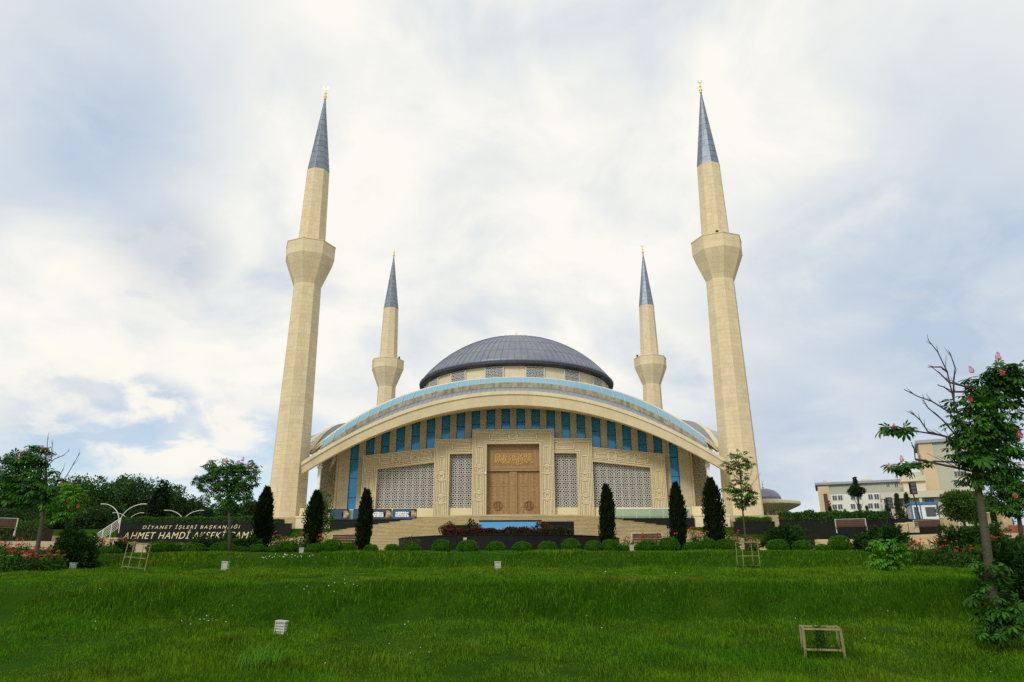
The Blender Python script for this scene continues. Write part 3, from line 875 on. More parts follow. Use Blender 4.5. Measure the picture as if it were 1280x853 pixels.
# panel with the gilt inscription over the doors
DY = PF + .55
pan = MB().b2(-3.3, 3.3, DY, DY + .4, 11.75, 14.95).build('lintel_panel', M['bronze'], mosque, off=OFF)
pf = MB()
for (a, b, c, d, w) in ((-3.1, 3.1, 11.95, 14.7, .10), (-2.62, 2.62, 12.4, 14.2, .08), (-2.45, 2.45, 12.55, 14.05, .04)):
    pf.b2(a, b, DY - .05, DY, c, c + w); pf.b2(a, b, DY - .05, DY, d - w, d)
    pf.b2(a, a + w, DY - .048, DY, c + w, d - w); pf.b2(b - w, b, DY - .048, DY, c + w, d - w)
pf.b2(-3.3, 3.3, DY - .12, DY, 11.66, 11.9)
pf.build('panel_moulding', M['bronze'], pan, off=OFF)
ins = MB(); r3 = random.Random(5)
def stroke(pts, w):
    for i in range(len(pts) - 1):
        t = i / max(1, len(pts) - 2); ww = w * (.55 + .6 * math.sin(math.pi * min(1, t * .9 + .1)))
        ins.bar((pts[i][0], DY - .03, pts[i][1]), (pts[i + 1][0], DY - .03, pts[i + 1][1]), .05, ww)
for k in range(19):                               # tall upright letters with a small hooked head
    x = -2.25 + k * .245 + r3.uniform(-.05, .05); h = r3.uniform(.75, 1.2)
    stroke([(x + .07, 12.75 + h - .10), (x, 12.75 + h), (x + .02, 12.75 + h * .55), (x - .03, 12.72), (x - .14, 12.68)], .075)
for k in range(13):                               # sweeping bowls below and crossing strokes
    x = -2.2 + k * .36; z = r3.uniform(12.66, 13.15); w = r3.uniform(.35, .62); d = r3.uniform(.10, .24)
    stroke([(x + w * u, z - d * math.sin(math.pi * u) + .10 * u) for u in np.linspace(0, 1, 8)], .085)
for k in range(9):
    x = -2.2 + k * .5; z = r3.uniform(13.2, 13.6)
    stroke([(x, z + .3), (x + .2, z + .12), (x + .42, z - .18), (x + .6, z - .22)], .07)
for k in range(22):
    x, z = r3.uniform(-2.25, 2.25), r3.uniform(12.7, 13.85)
    ins.box((x, DY - .03, z), (.07, .04, .07))
ins.build('inscription', M['gold_flat'], pan, off=OFF)
# the two double-leaf doors and the broad post between them
def leaf(x0, x1, handle_side):
    d = MB().b2(x0 + .012, x1 - .012, DY + .22, DY + .4, TZ - .05, 11.7)
    o = d.build('door_leaf', M['bronze'], mosque, off=OFF)
    p = MB(); w = x1 - x0
    for zc0, zc1 in ((TZ + .25, TZ + 1.5), (TZ + 1.7, TZ + 4.4), (TZ + 4.6, 11.5)):
        a, b = x0 + .16, x1 - .16
        p.b2(a, b, DY + .17, DY + .219, zc0, zc0 + .06); p.b2(a, b, DY + .17, DY + .219, zc1 - .06, zc1)
        p.b2(a, a + .06, DY + .17, DY + .219, zc0 + .06, zc1 - .06); p.b2(b - .06, b, DY + .17, DY + .219, zc0 + .06, zc1 - .06)
        n = max(1, int((zc1 - zc0) / .45))
        for k in range(n):
            z = zc0 + (zc1 - zc0) * (k + .5) / n; c = (a + b) / 2; q = .14
            p.bar((c - q, DY + .20, z), (c, DY + .20, z + q), .05); p.bar((c, DY + .20, z + q), (c + q, DY + .20, z), .05)
            p.bar((c + q, DY + .20, z), (c, DY + .20, z - q), .05); p.bar((c, DY + .20, z - q), (c - q, DY + .20, z), .05)
    p.build('panel_relief', M['bronze'], o, off=OFF)
    h = MB(); hx = x1 if handle_side > 0 else x0
    r_ = .52; arc = np.linspace(-math.pi / 2, math.pi / 2, 13)
    pts = [(hx - handle_side * (.02 + r_ * math.cos(t)), DY + .12, TZ + 1.95 + r_ * math.sin(t)) for t in arc]
    h.tube(pts, .045, 6)
    h.extrude([(0, -.44)] + [(-handle_side * .44 * math.cos(t), .44 * math.sin(t)) for t in arc] + [(0, .44)], (hx - handle_side * .015, DY + .2, TZ + 1.95), (1, 0, 0), (0, 0, 1), (0, -.03, 0))
    h.build('handle', M['bronze_dark'], o, off=OFF)
leaf(-3.3, -1.92, 1); leaf(-1.92, -.52, -1); leaf(.52, 1.92, 1); leaf(1.92, 3.3, -1)
po = MB().b2(-.5, .5, DY + .05, DY + .4, TZ - .05, 11.7).b2(-.3, .3, DY, DY + .049, TZ, 11.6).build('door_post', M['bronze'], mosque, off=OFF)
pq = MB()
for k in range(11):
    pq.box((0, DY - .01, TZ + .4 + k * .52), (.34, .03, .34))
pq.build('post_relief', M['bronze'], po, off=OFF)
MB().b2(-3.3, 3.3, DY + .41, DY + .6, TZ, 14.95).build('door_backing', M['bronze_dark'], mosque, off=OFF)
lm = MB().box((-3.42, PF - .42, 11.3), (.2, .26, .22)).box((-3.42, PF - .3, 11.45), (.08, .12, .3)).build('wall_lamp', M['white'], mosque, off=OFF)

# ================================================================ MINARETS
def minaret_meshes():
    out = {}
    def oct_pt(r, k, z): a = k * math.pi / 4 - math.pi / 2; return Vector((r * math.cos(a), r * math.sin(a), z))
    def panels(z0, z1, r0, r1, course, seed, per=2):
        mb = MB(); rr = random.Random(seed)
        n = max(1, round((z1 - z0) / course)); g = .009
        mb.lathe([(r0 - .05, z0), (r1 - .05, z1)], 8, a0=-math.pi / 2)
        for c in range(n):
            za, zb = z0 + (z1 - z0) * c / n, z0 + (z1 - z0) * (c + 1) / n
            ra, rb = r0 + (r1 - r0) * c / n, r0 + (r1 - r0) * (c + 1) / n
            for k in range(8):
                if per == 2: cuts = [0, rr.choice((.33, .5, .5, .62, .7)), 1] if (c + k) % 3 else [0, rr.uniform(.28, .4), rr.uniform(.6, .72), 1]
                else: cuts = [0, .5, 1] if c % 2 else [0, 1]
                for j in range(len(cuts) - 1):
                    j_ = rr.uniform(-.006, .006)
                    a0_, b0_ = oct_pt(ra + j_, k, za + g), oct_pt(ra + j_, k + 1, za + g)
                    a1_, b1_ = oct_pt(rb + j_, k, zb), oct_pt(rb + j_, k + 1, zb)
                    L_ = (b0_ - a0_).length; e = g / L_ / 2
                    u0, u1 = cuts[j] + (e if j else 0), cuts[j + 1] - (e if cuts[j + 1] < 1 else 0)
                    q = [a0_.lerp(b0_, u0), a0_.lerp(b0_, u1), a1_.lerp(b1_, u1), a1_.lerp(b1_, u0)]
                    nrm = (q[1] - q[0]).cross(q[3] - q[0]).normalized() * .05
                    base = len(mb.v)
                    mb.v += [tuple(p) for p in q] + [tuple(p - nrm) for p in q]
                    mb.f += [tuple(base + i for i in f_) for f_ in ((0, 1, 2, 3), (0, 4, 5, 1), (1, 5, 6, 2), (2, 6, 7, 3), (3, 7, 4, 0))]
        return mb
    B0 = TZ
    out['shaft'] = panels(0, 36.2 - B0, 2.42, 1.86, .56, 1).mesh('shaft', M['stone'])
    out['balcony'] = panels(36.2 - B0, 40.0 - B0, 1.86, 3.35, .62, 2).mesh('balcony', M['stone'])
    pr = panels(40.0 - B0, 41.85 - B0, 3.35, 3.37, .93, 3)
    pr.lathe([(3.43, 41.85 - B0), (3.43, 41.95 - B0), (1.6, 41.95 - B0), (1.6, 41.85 - B0)], 8, a0=-math.pi / 2)
    out['parapet'] = pr.mesh('parapet', M['stone'])
    out['upper_shaft'] = panels(41.6 - B0, 53.7 - B0, 1.93, 1.6, .60, 4).mesh('upper_shaft', M['stone'])
    sp_ = MB(); nlev = 13
    z0_, z1_ = 53.7 - B0, 66.1 - B0
    sp_.lathe([(1.5, z0_ - .05), (1.62, z0_ - .05), (1.62, z0_ + .05), (1.5, z0_ + .06)], 8, a0=-math.pi / 2, caps=False)
    for i in range(nlev):
        ta, tb_ = i / nlev, (i + 1) / nlev
        ra, rb = 1.58 * (1 - ta) + .05 * ta, 1.58 * (1 - tb_) + .05 * tb_
        za, zb = z0_ + (z1_ - z0_) * ta, z0_ + (z1_ - z0_) * tb_
        for k in range(8):
            a0_, b0_ = oct_pt(ra + .025, k, za + .012), oct_pt(ra + .025, k + 1, za + .012); a1_, b1_ = oct_pt(rb, k, zb + .03), oct_pt(rb, k + 1, zb + .03)
            cuts = (0, .5, 1) if ra > .9 else (0, 1)
            for j in range(len(cuts) - 1):
                sp_.face([a0_.lerp(b0_, cuts[j]), a0_.lerp(b0_, cuts[j + 1]), a1_.lerp(b1_, cuts[j + 1]), a1_.lerp(b1_, cuts[j])])
    out['spire'] = sp_.mesh('spire', M['spire'])
    se = MB()
    for k in range(8):
        se.bar(oct_pt(1.6, k, z0_), oct_pt(.06, k, z1_), .05, .05)
    for i in range(1, nlev):
        t = i / nlev; r_ = 1.58 * (1 - t) + .05 * t; z = z0_ + (z1_ - z0_) * t
        for k in range(8): se.bar(oct_pt(r_ + .02, k, z), oct_pt(r_ + .02, k + 1, z), .03, .04)
    out['seam'] = se.mesh('seam', M['spire'])
    out['finial'] = finial_mesh(1.15)
    ls = MB().box((0, 0, .25), (.34, .3, .5)).box((0, -.16, .25), (.24, .03, .38)); out['loudspeaker'] = ls.mesh('loudspeaker', M['black_paint'])
    fr_ = MB()
    return out
MM = minaret_meshes()
for (x, y, lab, lsp) in ((AX - 27.6, 87.04, 'tall stone minaret in the foreground on the left of the mosque', (-2.6, -1.2)), (AX + 27.6, 87.04, 'tall stone minaret in the foreground on the right of the mosque', (-.5, -2.6)),
                    (AX - 27.6, 142.2, 'smaller looking stone minaret behind the mosque, left of the dome', (2.6, -1.5)), (AX + 27.6, 142.2, 'smaller looking stone minaret behind the mosque, right of the dome', (-2.8, -1.2))):
    mn = thing('minaret', (x, y, TZ), lab, 'minaret', 'four minarets of the mosque')
    for k in ('shaft', 'balcony', 'parapet', 'upper_shaft', 'spire'):
        o = link(k, MM[k], mn)
        if k == 'spire': link('seam', MM['seam'], o)
    link('finial', MM['finial'], mn, (0, 0, 66.0 - TZ))
    link('loudspeaker', MM['loudspeaker'], mn, (lsp[0], lsp[1], 41.95 - TZ))

# ================================================================ FOUNTAIN
fc = Vector((AX + .3, 58.6, 1.1))
ft = thing('fountain', fc, 'black granite fountain bed with a long curved front wall', 'fountain')
NS = 15
for k in range(NS):
    a0_, a1_ = math.pi + math.pi * (k + .004) / NS, math.pi + math.pi * (k + .996) / NS
    mb = MB(); pts = []
    for r in (8.75, 8.35):
        arc = [(r * math.cos(t), r * math.sin(t)) for t in np.linspace(a0_, a1_, 5)]
        pts += arc if r > 8.5 else arc[::-1]
    mb.extrude(pts, (0, 0, -.2), (1, 0, 0), (0, 1, 0), (0, 0, 1.32))
    mb.build('slab', M['black'], ft)
cop = MB(); pts = []
for r in (8.80, 8.25):
    arc = [(r * math.cos(t), r * math.sin(t)) for t in np.linspace(math.pi, 2 * math.pi, 49)]
    pts.append(arc)
n = 49
cop.v = [(x, y, 1.125) for x, y in pts[0]] + [(x, y, 1.125) for x, y in pts[1]] + [(x, y, 1.18) for x, y in pts[0]] + [(x, y, 1.18) for x, y in pts[1]]
for i in range(n - 1):
    cop.f += [(2 * n + i, 2 * n + i + 1, 3 * n + i + 1, 3 * n + i), (i, 2 * n + i, 2 * n + i + 1, i + 1), (n + i, n + i + 1, 3 * n + i + 1, 3 * n + i)]
cop.build('coping', M['black'], ft)
MB().extrude([(8.3 * math.cos(t), 8.3 * math.sin(t)) for t in np.linspace(math.pi, 2 * math.pi, 33)], (0, 0, .7), (1, 0, 0), (0, 1, 0), (0, 0, .2)).build('soil', M['soil'], ft)
ub = MB()
ub.b2(-2.45, 2.5, 1.0, 1.3, 0, 2.62)
ub.build('back_wall', M['blue'], ft)
bl = MB().b2(-2.5, 2.55, .95, 1.4, 2.63, 2.74).b2(-5.2, -2.6, .9, 1.4, 0, 2.35).b2(2.65, 5.3, .9, 1.4, 0, 2.62)
bl.build('side_wall', M['black'], ft)
MB().b2(-2.5, 2.5, -2.6, .98, .9, 1.4).build('basin', M['blue'], ft)
sdx = at(581, 672, 50).x - fc.x; sdy = -math.sqrt(8.75 ** 2 - sdx ** 2)
MB().b2(sdx - .12, sdx + .12, sdy - .12, sdy + .06, .78, .98).build('spout', M['step'], ft)

# ================================================================ GREENERY
def rot_frames(n, dirs=None, tilt=None):
    """n random orthonormal frames (n,3,3); rows = side, along, normal. dirs sets 'along'."""
    a = rng.normal(size=(n, 3)) if dirs is None else np.array(dirs, float)
    a /= np.linalg.norm(a, axis=1, keepdims=True) + 1e-9
    r = rng.normal(size=(n, 3)); s_ = np.cross(a, r); s_ /= np.linalg.norm(s_, axis=1, keepdims=True) + 1e-9
    return np.stack([s_, a, np.cross(s_, a)], 1)
def leaves(pos, dirs, L, W, fold=.25, jitter=.35):
    """folded diamond leaves: 4 corner points, two triangles each"""
    n = len(pos); Fm = rot_frames(n, dirs)
    l = L * rng.uniform(1 - jitter, 1 + jitter, n)[:, None]; w = W * rng.uniform(1 - jitter, 1 + jitter, n)[:, None]
    s_, a, nn = Fm[:, 0], Fm[:, 1], Fm[:, 2]
    p0 = pos; p2 = pos + a * l - nn * l * .18
    pm = pos + a * l * .45 + nn * l * fold * .3
    p1 = pm + s_ * w * .5 ; p3 = pm - s_ * w * .5
    V = np.stack([p0, p1, p2, p3], 1).reshape(-1, 3)
    b = np.arange(n)[:, None] * 4
    Fc = np.concatenate([b + np.array([[0, 1, 2]]), b + np.array([[0, 2, 3]])], 1).reshape(-1, 3)
    return V, Fc
def cat(parts):
    V, Fc, o = [], [], 0
    for v, f in parts:
        V.append(v); Fc.append(f + o); o += len(v)
    return np.concatenate(V), np.concatenate(Fc)
def unit(n):
    d = rng.normal(size=(n, 3)); return d / np.linalg.norm(d, axis=1, keepdims=True)

# --- the lawn: every blade a bent sliver
def blades(x, y, hgt, wid, lean=.45):
    n = len(x); z = gz(x, y)
    a = rng.uniform(0, 2 * np.pi, n); la = rng.uniform(0, 2 * np.pi, n); le = hgt * lean * rng.uniform(.2, 1.3, n)
    sx_, sy2 = np.cos(a) * wid / 2, np.sin(a) * wid / 2
    dx, dy = np.cos(la) * le, np.sin(la) * le
    base = np.stack([x, y, z - .01], 1)
    p0 = base + np.stack([-sx_, -sy2, 0 * x], 1); p1 = base + np.stack([sx_, sy2, 0 * x], 1)
    mid = base + np.stack([dx * .35, dy * .35, hgt * .62], 1)
    sd = np.stack([sx_ * .8, sy2 * .8, 0 * x], 1); m0 = mid - sd; m1 = mid + sd
    tip = base + np.stack([dx, dy, hgt], 1)
    V = np.stack([p0, p1, m0, m1, tip], 1).reshape(-1, 3)
    b = np.arange(n)[:, None] * 5
    return V, np.concatenate([b + np.array([[0, 1, 3]]), b + np.array([[0, 3, 2]]), b + np.array([[2, 3, 4]])], 1).reshape(-1, 3)
def smooth_noise(x, y, s, seed):
    r = np.random.default_rng(seed); v = np.zeros_like(x)
    for k in range(6):
        a = r.uniform(0, 2 * np.pi); f = s * r.uniform(.6, 1.8); v += np.sin((x * np.cos(a) + y * np.sin(a)) * f + r.uniform(0, 6.28))
    return v / 6 ** .5
NB = 470000
u = rng.uniform(0, 1, NB)
Yb = 9.0 * (31.0 / 9.0) ** u                       # as many per unit of log distance
Xb = rng.uniform(-1, 1, NB) * (.80 * Yb + 2.0) + .02 * Yb
nz1 = smooth_noise(Xb, Yb, 1.1, 3); nz2 = smooth_noise(Xb, Yb, 3.4, 4)
hb_ = .062 * (1 + .40 * nz1 + .30 * nz2) * rng.uniform(.55, 1.5, NB)
yw = Yb + .16 * np.sin(Xb * .23 + 1.1) + .08 * np.sin(Xb * .83 + Yb * .2) + .12 * nz2
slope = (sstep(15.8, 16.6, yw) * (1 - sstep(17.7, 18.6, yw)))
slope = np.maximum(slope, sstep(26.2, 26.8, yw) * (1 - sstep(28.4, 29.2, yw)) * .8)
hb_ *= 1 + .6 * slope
hb_ = np.clip(hb_, .02, .22)
wb = .0062 * (Yb / 9.0) ** .9 * rng.uniform(.7, 1.4, NB)
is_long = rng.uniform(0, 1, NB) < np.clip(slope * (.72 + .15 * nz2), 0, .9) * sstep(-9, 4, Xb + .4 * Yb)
V1 = blades(Xb[~is_long], Yb[~is_long], hb_[~is_long], wb[~is_long])
tag(link('long_grass', np_mesh('long_grass', *blades(Xb[is_long], Yb[is_long], hb_[is_long], wb[is_long]), M['grass_long'])), 'longer grass on the two banks of the lawn, slope shade in its colour', 'grass', kind='stuff')
# coarse tufts: the long pale clump at the front, the ring round the cages, stray stalks
def tuft(px, Y, n, spread, h, w):
    c = on_ground(px, Y)
    x = c.x + rng.normal(0, spread, n); y = c.y + rng.normal(0, spread, n)
    return blades(x, y, h * rng.uniform(.5, 1.2, n), np.full(n, w), .9)
stray_x = rng.uniform(-10, 10, 260); stray_y = rng.uniform(10.5, 20, 260)
lawn = np_mesh('grass', *cat([V1, blades(stray_x, stray_y, rng.uniform(.10, .22, 260), np.full(260, .006))]), M['grass'])
tag(link('lawn', lawn), 'short uneven green lawn rolling up to the garden beds', 'grass', kind='stuff')
for k, (px, Y, n, sp_, h, w, lab) in enumerate(((322, 12.1, 130, .16, .34, .0085, 'clump of long pale grass at the lower edge of the picture'),
        (1028, 12.95, 520, .24, .26, .007, 'dark uncut grass under the low timber cage'), (935, 25.2, 380, .28, .24, .012, 'dark uncut grass under the tall timber cage'),
        (700, 12.4, 160, .25, .13, .006, 'small dark grass tuft at the lower edge beneath the doors'), (545, 12.2, 220, .35, .14, .006, 'broad dark grass tuft at the lower edge left of centre'))):
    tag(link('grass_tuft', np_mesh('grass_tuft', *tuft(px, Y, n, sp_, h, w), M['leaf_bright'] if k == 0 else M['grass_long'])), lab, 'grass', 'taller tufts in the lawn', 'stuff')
# daisies
dv = MB()
def daisy(x, y, r):
    z = gzf(x, y) + .07
    dv.face([(x + r * math.cos(a), y + r * math.sin(a) * .8, z + r * math.sin(a) * .7) for a in np.linspace(0, 2 * math.pi, 7)[:-1]])
rd = random.Random(3)
for px, Y, n, sx_ in ((410, 17.6, 10, .35), (262, 16.0, 9, .25), (360, 28.0, 30, .7), (520, 13.0, 4, .6), (640, 20, 7, 8), (480, 15, 9, 7), (900, 14, 9, 5)):
    c = on_ground(px, Y)
    for _ in range(n): daisy(c.x + rd.gauss(0, sx_), c.y + rd.gauss(0, .3 if sx_ < 2 else 1.5), rd.uniform(.005, .009) * Y / 14)
tag(dv.build('daisies', M['daisy']), 'small white daisies scattered in the grass', 'daisies', kind='stuff')

# --- clipped box balls
def ball_mesh(seed, n=2600):
    d = unit(n); d[:, 2] = np.maximum(d[:, 2], -.8)
    lump = 1 + .06 * np.sin(d[:, 0] * 7 + seed) * np.sin(d[:, 1] * 6 + seed * 2) + .04 * np.sin(d[:, 2] * 9 + seed)
    r = rng.uniform(.86, 1.02, n) * lump
    p = d * r[:, None] * np.array([1, 1, .86]) + np.array([0, 0, .66])
    dirs = d + unit(n) * .7 + np.array([0, 0, .3])
    return np_mesh('foliage', *leaves(p, dirs, .13, .075), M['box'])
BM = [ball_mesh(k) for k in range(3)]
core_m = MB().lathe([(.05, -.05), (.5, .1), (.78, .45), (.78, .8), (.55, 1.15), (.05, 1.3)], 14).mesh('core', M['grass_long'], True)
twig_m = MB().tube([(0, 0, -.15), (0, 0, .5)], [.06, .04], 6).mesh('stem', M['bark_dark'])
def ball_bush(px, Y, wpx, label, group, k, sq=1.0):
    c = on_ground(px, Y); r = wpx * mpp(Y) / 2
    t = thing('ball_bush', (c.x, c.y, c.z - .04), label, 'bush', group, rng.uniform(0, 6.28), (r, r, r * sq))
    link('foliage', BM[k % 3], t); link('stem', twig_m, t); link('core', core_m, t)
BL_ = [(516, 20), (551, 26), (584, 28), (619, 26), (652, 25), (684, 26), (713, 25), (741, 23)]
for k, (px, w) in enumerate(BL_):
    ball_bush(px, 31.2, w * .9, 'clipped round bush, %s from the left in front of the curved fountain wall' % ORD[k], 'clipped bushes along the fountain', k, random.uniform(.76, .92))
for k, (px, w, lab) in enumerate(((463, 18, 'clipped round bush at the left end of the curved fountain wall'), (489, 18, 'small clipped bush just inside the left end of the curved fountain wall'), (360, 27, 'wide clipped bush under yellow and red roses'), (392, 22, 'clipped bush at the foot of the cypress by the small leafy tree'),
        (414, 26, 'clipped bush left of the bench on the left'), (433, 24, 'clipped bush in front of the bench on the left'), (763, 24, 'clipped bush at the foot of the cypress at the right end of the fountain wall'),
        (781, 15, 'smallest clipped bush behind the pale lamp box near the bench'), (809, 26, 'clipped bush in front of the bench on the right'), (836, 26, 'clipped bush at the left foot of the middle right cypress'), (866, 24, 'clipped bush between the two cypresses on the right'),
        (886, 22, 'clipped bush at the left foot of the widest cypress'), (908, 26, 'clipped bush at the right foot of the widest cypress'), (972, 25, 'round clipped bush just right of the tall timber cage'),
        (1003, 24, 'round clipped bush below the wide juniper on the right'), (1027, 18, 'small low bush between two larger balls right of the tall cage'), (1050, 27, 'large dark clipped ball below the bench on the right'))):
    ball_bush(px, 31.4 + (k % 3) * .2, w, lab, 'clipped bushes along the flower bed', k + 1, random.uniform(.72, 1.0))
for k, (px, w, Y, lab) in enumerate(((135, 27, 30.5, 'dark clipped ball beside the big juniper on the left'), (200, 34, 31.5, 'flat wide bush at the left end of the row below the name wall'), (216, 30, 31.8, 'flat bush second in the row below the name wall'), (242, 29, 31.5, 'clipped bush third in the row below the name wall'),
        (277, 30, 31.5, 'rounded bush just left of the tree before the name wall'), (298, 18, 31.3, 'small bush right of the tree before the name wall'), (320, 24, 31.6, 'bush at the foot of the cypress beside the name wall'), (342, 20, 31.7, 'small bush right of the cypress beside the name wall'))):
    ball_bush(px, Y, w, lab, 'clipped bushes below the name wall', k, .62)

# --- columnar cypresses
def cypress_mesh(seed, n=5200):
    r0 = np.random.default_rng(seed)
    t = r0.uniform(0, 1, n) ** .85; a = r0.uniform(0, 2 * np.pi, n)
    prof = np.interp(t, [0, .06, .25, .55, .8, .93, 1], [.55, .85, 1, .97, .74, .42, .06])
    prof = prof * (1 + .20 * np.sin(a * 3 + seed + t * 5) + .16 * np.sin(a * 7 - t * 14 + seed) + .12 * r0.normal(size=n))
    r = prof * np.sqrt(r0.uniform(.25, 1, n))
    tipz = np.zeros(n)
    p = np.stack([r * np.cos(a), r * np.sin(a), t], 1)
    for k in range(7):                       # separate leading shoots give the ragged top
        ang = 2 * np.pi * k / 7 + seed; sel = slice(k * 120, (k + 1) * 120)
        tt = r0.uniform(0, 1, 120); rad = r0.uniform(.15, .5); h = r0.uniform(.84, 1.04)
        p[sel, 0] = np.cos(ang) * rad * (1 - .3 * tt) + r0.normal(0, .09, 120) * (1.1 - tt); p[sel, 1] = np.sin(ang) * rad * (1 - .3 * tt) + r0.normal(0, .09, 120) * (1.1 - tt); p[sel, 2] = .70 + (h - .70) * tt
    return p, a
def cypress(px, Y, top_y, wpx, label, seed, group='dark columnar cypresses before the stairs'):
    c = on_ground(px, Y); zt = at(px, top_y, Y).z; h = zt - c.z; R_ = wpx * mpp(Y, 1) / 2 * .84
    p, a = cypress_mesh(seed)
    lean = Vector((0, 0, 0))
    P_ = p * np.array([R_, R_, h])
    d = np.stack([np.cos(a) * .35, np.sin(a) * .35, np.ones(len(a))], 1) + unit(len(a)) * .35
    t = thing('cypress', (c.x, c.y, c.z), label, 'cypress', group)
    link('foliage', np_mesh('foliage', *leaves(P_, d, .16, .05), M['cyp']), t)
    MB().tube([(0, 0, -.1), (0, 0, h * .5), (0, 0, h * .85)], [.07, .05, .02], 7).build('trunk', M['bark_dark'], t)
    MB().lathe([(R_ * .3, .05), (R_ * .62, h * .2), (R_ * .62, h * .5), (R_ * .38, h * .78), (.03, h * .92)], 9).build('inner_growth', M['cyp'], t)
cypress(325, 34, 612, 25, 'dark cypress standing at the right end of the name wall', 1)
cypress(389, 33.5, 616, 23, 'dark cypress in front of the small leafy tree left of the stairs', 2)
cypress(453, 32.6, 616, 19, 'slim dark cypress at the left end of the fountain wall', 3)
cypress(760, 32.8, 609, 20, 'dark cypress at the right end of the fountain wall', 4)
cypress(849, 33.2, 608, 22, 'dark cypress in front of the tall windows on the right', 5)
cypress(895, 33.2, 601, 28, 'widest dark cypress, beside the white column on the right', 6)

# --- spreading junipers: arching feathered sprays
def juniper(px, Y, wpx, hpx, label, seed, n_spray=60, fan=1.0, m_='jun', oy=0):
    c = on_ground(px, Y); W_ = wpx * mpp(Y) / 2; H_ = hpx * mpp(Y)
    r0 = np.random.default_rng(seed); P_, D_ = [], []
    st = MB()
    for k in range(n_spray):
        a = r0.uniform(0, 2 * np.pi); el = r0.uniform(.25, 1.25); L_ = r0.uniform(.7, 1.08)
        q = np.linspace(0, 1, 46)
        rx = W_ * L_ * np.cos(el * .9); rz = H_ * L_ * np.sin(el) * 1.02
        x = np.cos(a) * rx * q; y = np.sin(a) * rx * q * .8; z = rz * (q ** .8) - .10 * H_ * q ** 3
        pts = np.stack([x, y, z], 1); tan = np.gradient(pts, axis=0)
        tan /= np.linalg.norm(tan, axis=1, keepdims=True) + 1e-9
        keep = q > .12
        P_.append((pts + r0.normal(0, .022 * W_ + .012, pts.shape))[keep]); D_.append((tan + r0.normal(0, .5, tan.shape))[keep])
        if k % 3 == 0: st.tube([pts[0], pts[16], pts[34]], [.018, .012, .006], 4, False)
    P_ = np.concatenate(P_); D_ = np.concatenate(D_)
    P2 = np.concatenate([P_, P_ + r0.normal(0, .03 * W_ + .02, P_.shape)]); D2 = np.concatenate([D_, D_ + r0.normal(0, .4, D_.shape)])
    t = thing('juniper', (c.x, c.y, c.z), label, 'juniper', 'spreading junipers in the garden beds')
    link('foliage', np_mesh('foliage', *leaves(P2, D2, .15, .045), M[m_]), t)
    st.build('branch', M['bark_dark'], t)
juniper(93, 26.4, 60, 44, 'big dark spreading juniper behind the left lamp box', 1, 110)
juniper(84, 30, 36, 44, 'upright dark juniper behind the big spreading one on the left', 21, 60)
juniper(265, 32.6, 80, 29, 'wide juniper fanning out in front of the name wall', 2, 44)
juniper(1264, 21.5, 64, 46, 'dark juniper between the rose bush and the right edge of the picture', 31, 110)
juniper(1236, 36, 50, 30, 'low dark juniper behind the big chestnut trunk', 32, 50)
juniper(306, 32.2, 46, 22, 'smaller juniper right of the tree before the name wall', 3, 50)
juniper(982, 33.5, 64, 36, 'wide feathery juniper right of the slender tree', 4, 100)
juniper(1112, 29.5, 62, 40, 'dark juniper behind the bright green sapling', 5, 80)
juniper(1200, 28.5, 62, 46, 'dark juniper with arching sprays left of the big chestnut trunk', 6, 90)
juniper(1276, 16.5, 90, 84, 'large dark juniper cut by the right edge of the picture', 7, 170)
juniper(148, 31.5, 26, 18, 'low dark juniper under the stair handrail', 8, 30)
juniper(1080, 32.5, 36, 26, 'small juniper under the bench on the right', 9, 40)

# --- rose bushes: leaves, stems and single blooms
def bloom_mesh(m_):
    b = MB(); rr = random.Random(2)
    for k in range(9):
        a = k * 2.4; el = .2 + .12 * k; r = .5
        d = Vector((math.cos(a) * math.cos(el), math.sin(a) * math.cos(el), math.sin(el)))
        s_ = d.cross(Vector((0, 0, 1))).normalized() * .42; p = d * .18
        b.face([p, p + d * .45 + s_, p + d * 1.0, p + d * .45 - s_])
    return b.mesh('rose', m_)
ROSE, ROSE_Y = bloom_mesh(M['flower']), bloom_mesh(M['flower_y'])
def rose_bush(px, Y, wpx, hpx, nfl, label, seed, yellow=False, base=None):
    c = on_ground(px, Y); W_ = wpx * mpp(Y) / 2; H_ = hpx * mpp(Y)
    r0 = np.random.default_rng(seed); n = int(500 + 900 * W_ * H_)
    p = r0.uniform(-1, 1, (n, 3)); p = p[(p[:, 0] ** 2 + p[:, 1] ** 2) < 1]
    top = .62 + .38 * np.sin(p[:, 0] * 5 + seed) * np.cos(p[:, 1] * 4)
    p = np.stack([p[:, 0] * W_, p[:, 1] * min(W_, .8), (p[:, 2] * .5 + .5) ** .8 * H_ * np.clip(top, .35, 1)], 1)
    t = thing('rose_bush', (c.x, c.y, c.z), label, 'rose bush', 'rose bushes in the beds')
    link('foliage', np_mesh('foliage', *leaves(p, unit(len(p)) + np.array([0, 0, .4]), .085, .055), M['rose_leaf']), t)
    st = MB(); spots = []
    for k in range(int(nfl * 1.5)):
        x = r0.uniform(-.95, .95) * W_; y = r0.uniform(-.9, .4) * min(W_, .8); z = H_ * r0.uniform(.62, 1.12)
        st.tube([(x * .4, y * .4, 0), (x * .8, y * .8, z * .6), (x, y, z)], [.010, .008, .005], 4, False)
        spots.append((x, y, z))
    st.build('stem', M['rose_leaf'], t)
    for k, (x, y, z) in enumerate(spots):
        s_ = r0.uniform(.045, .075)
        o = link('rose', ROSE_Y if (yellow and k % 3 == 0) else ROSE, t, (x, y, z), r0.uniform(0, 6), s_)
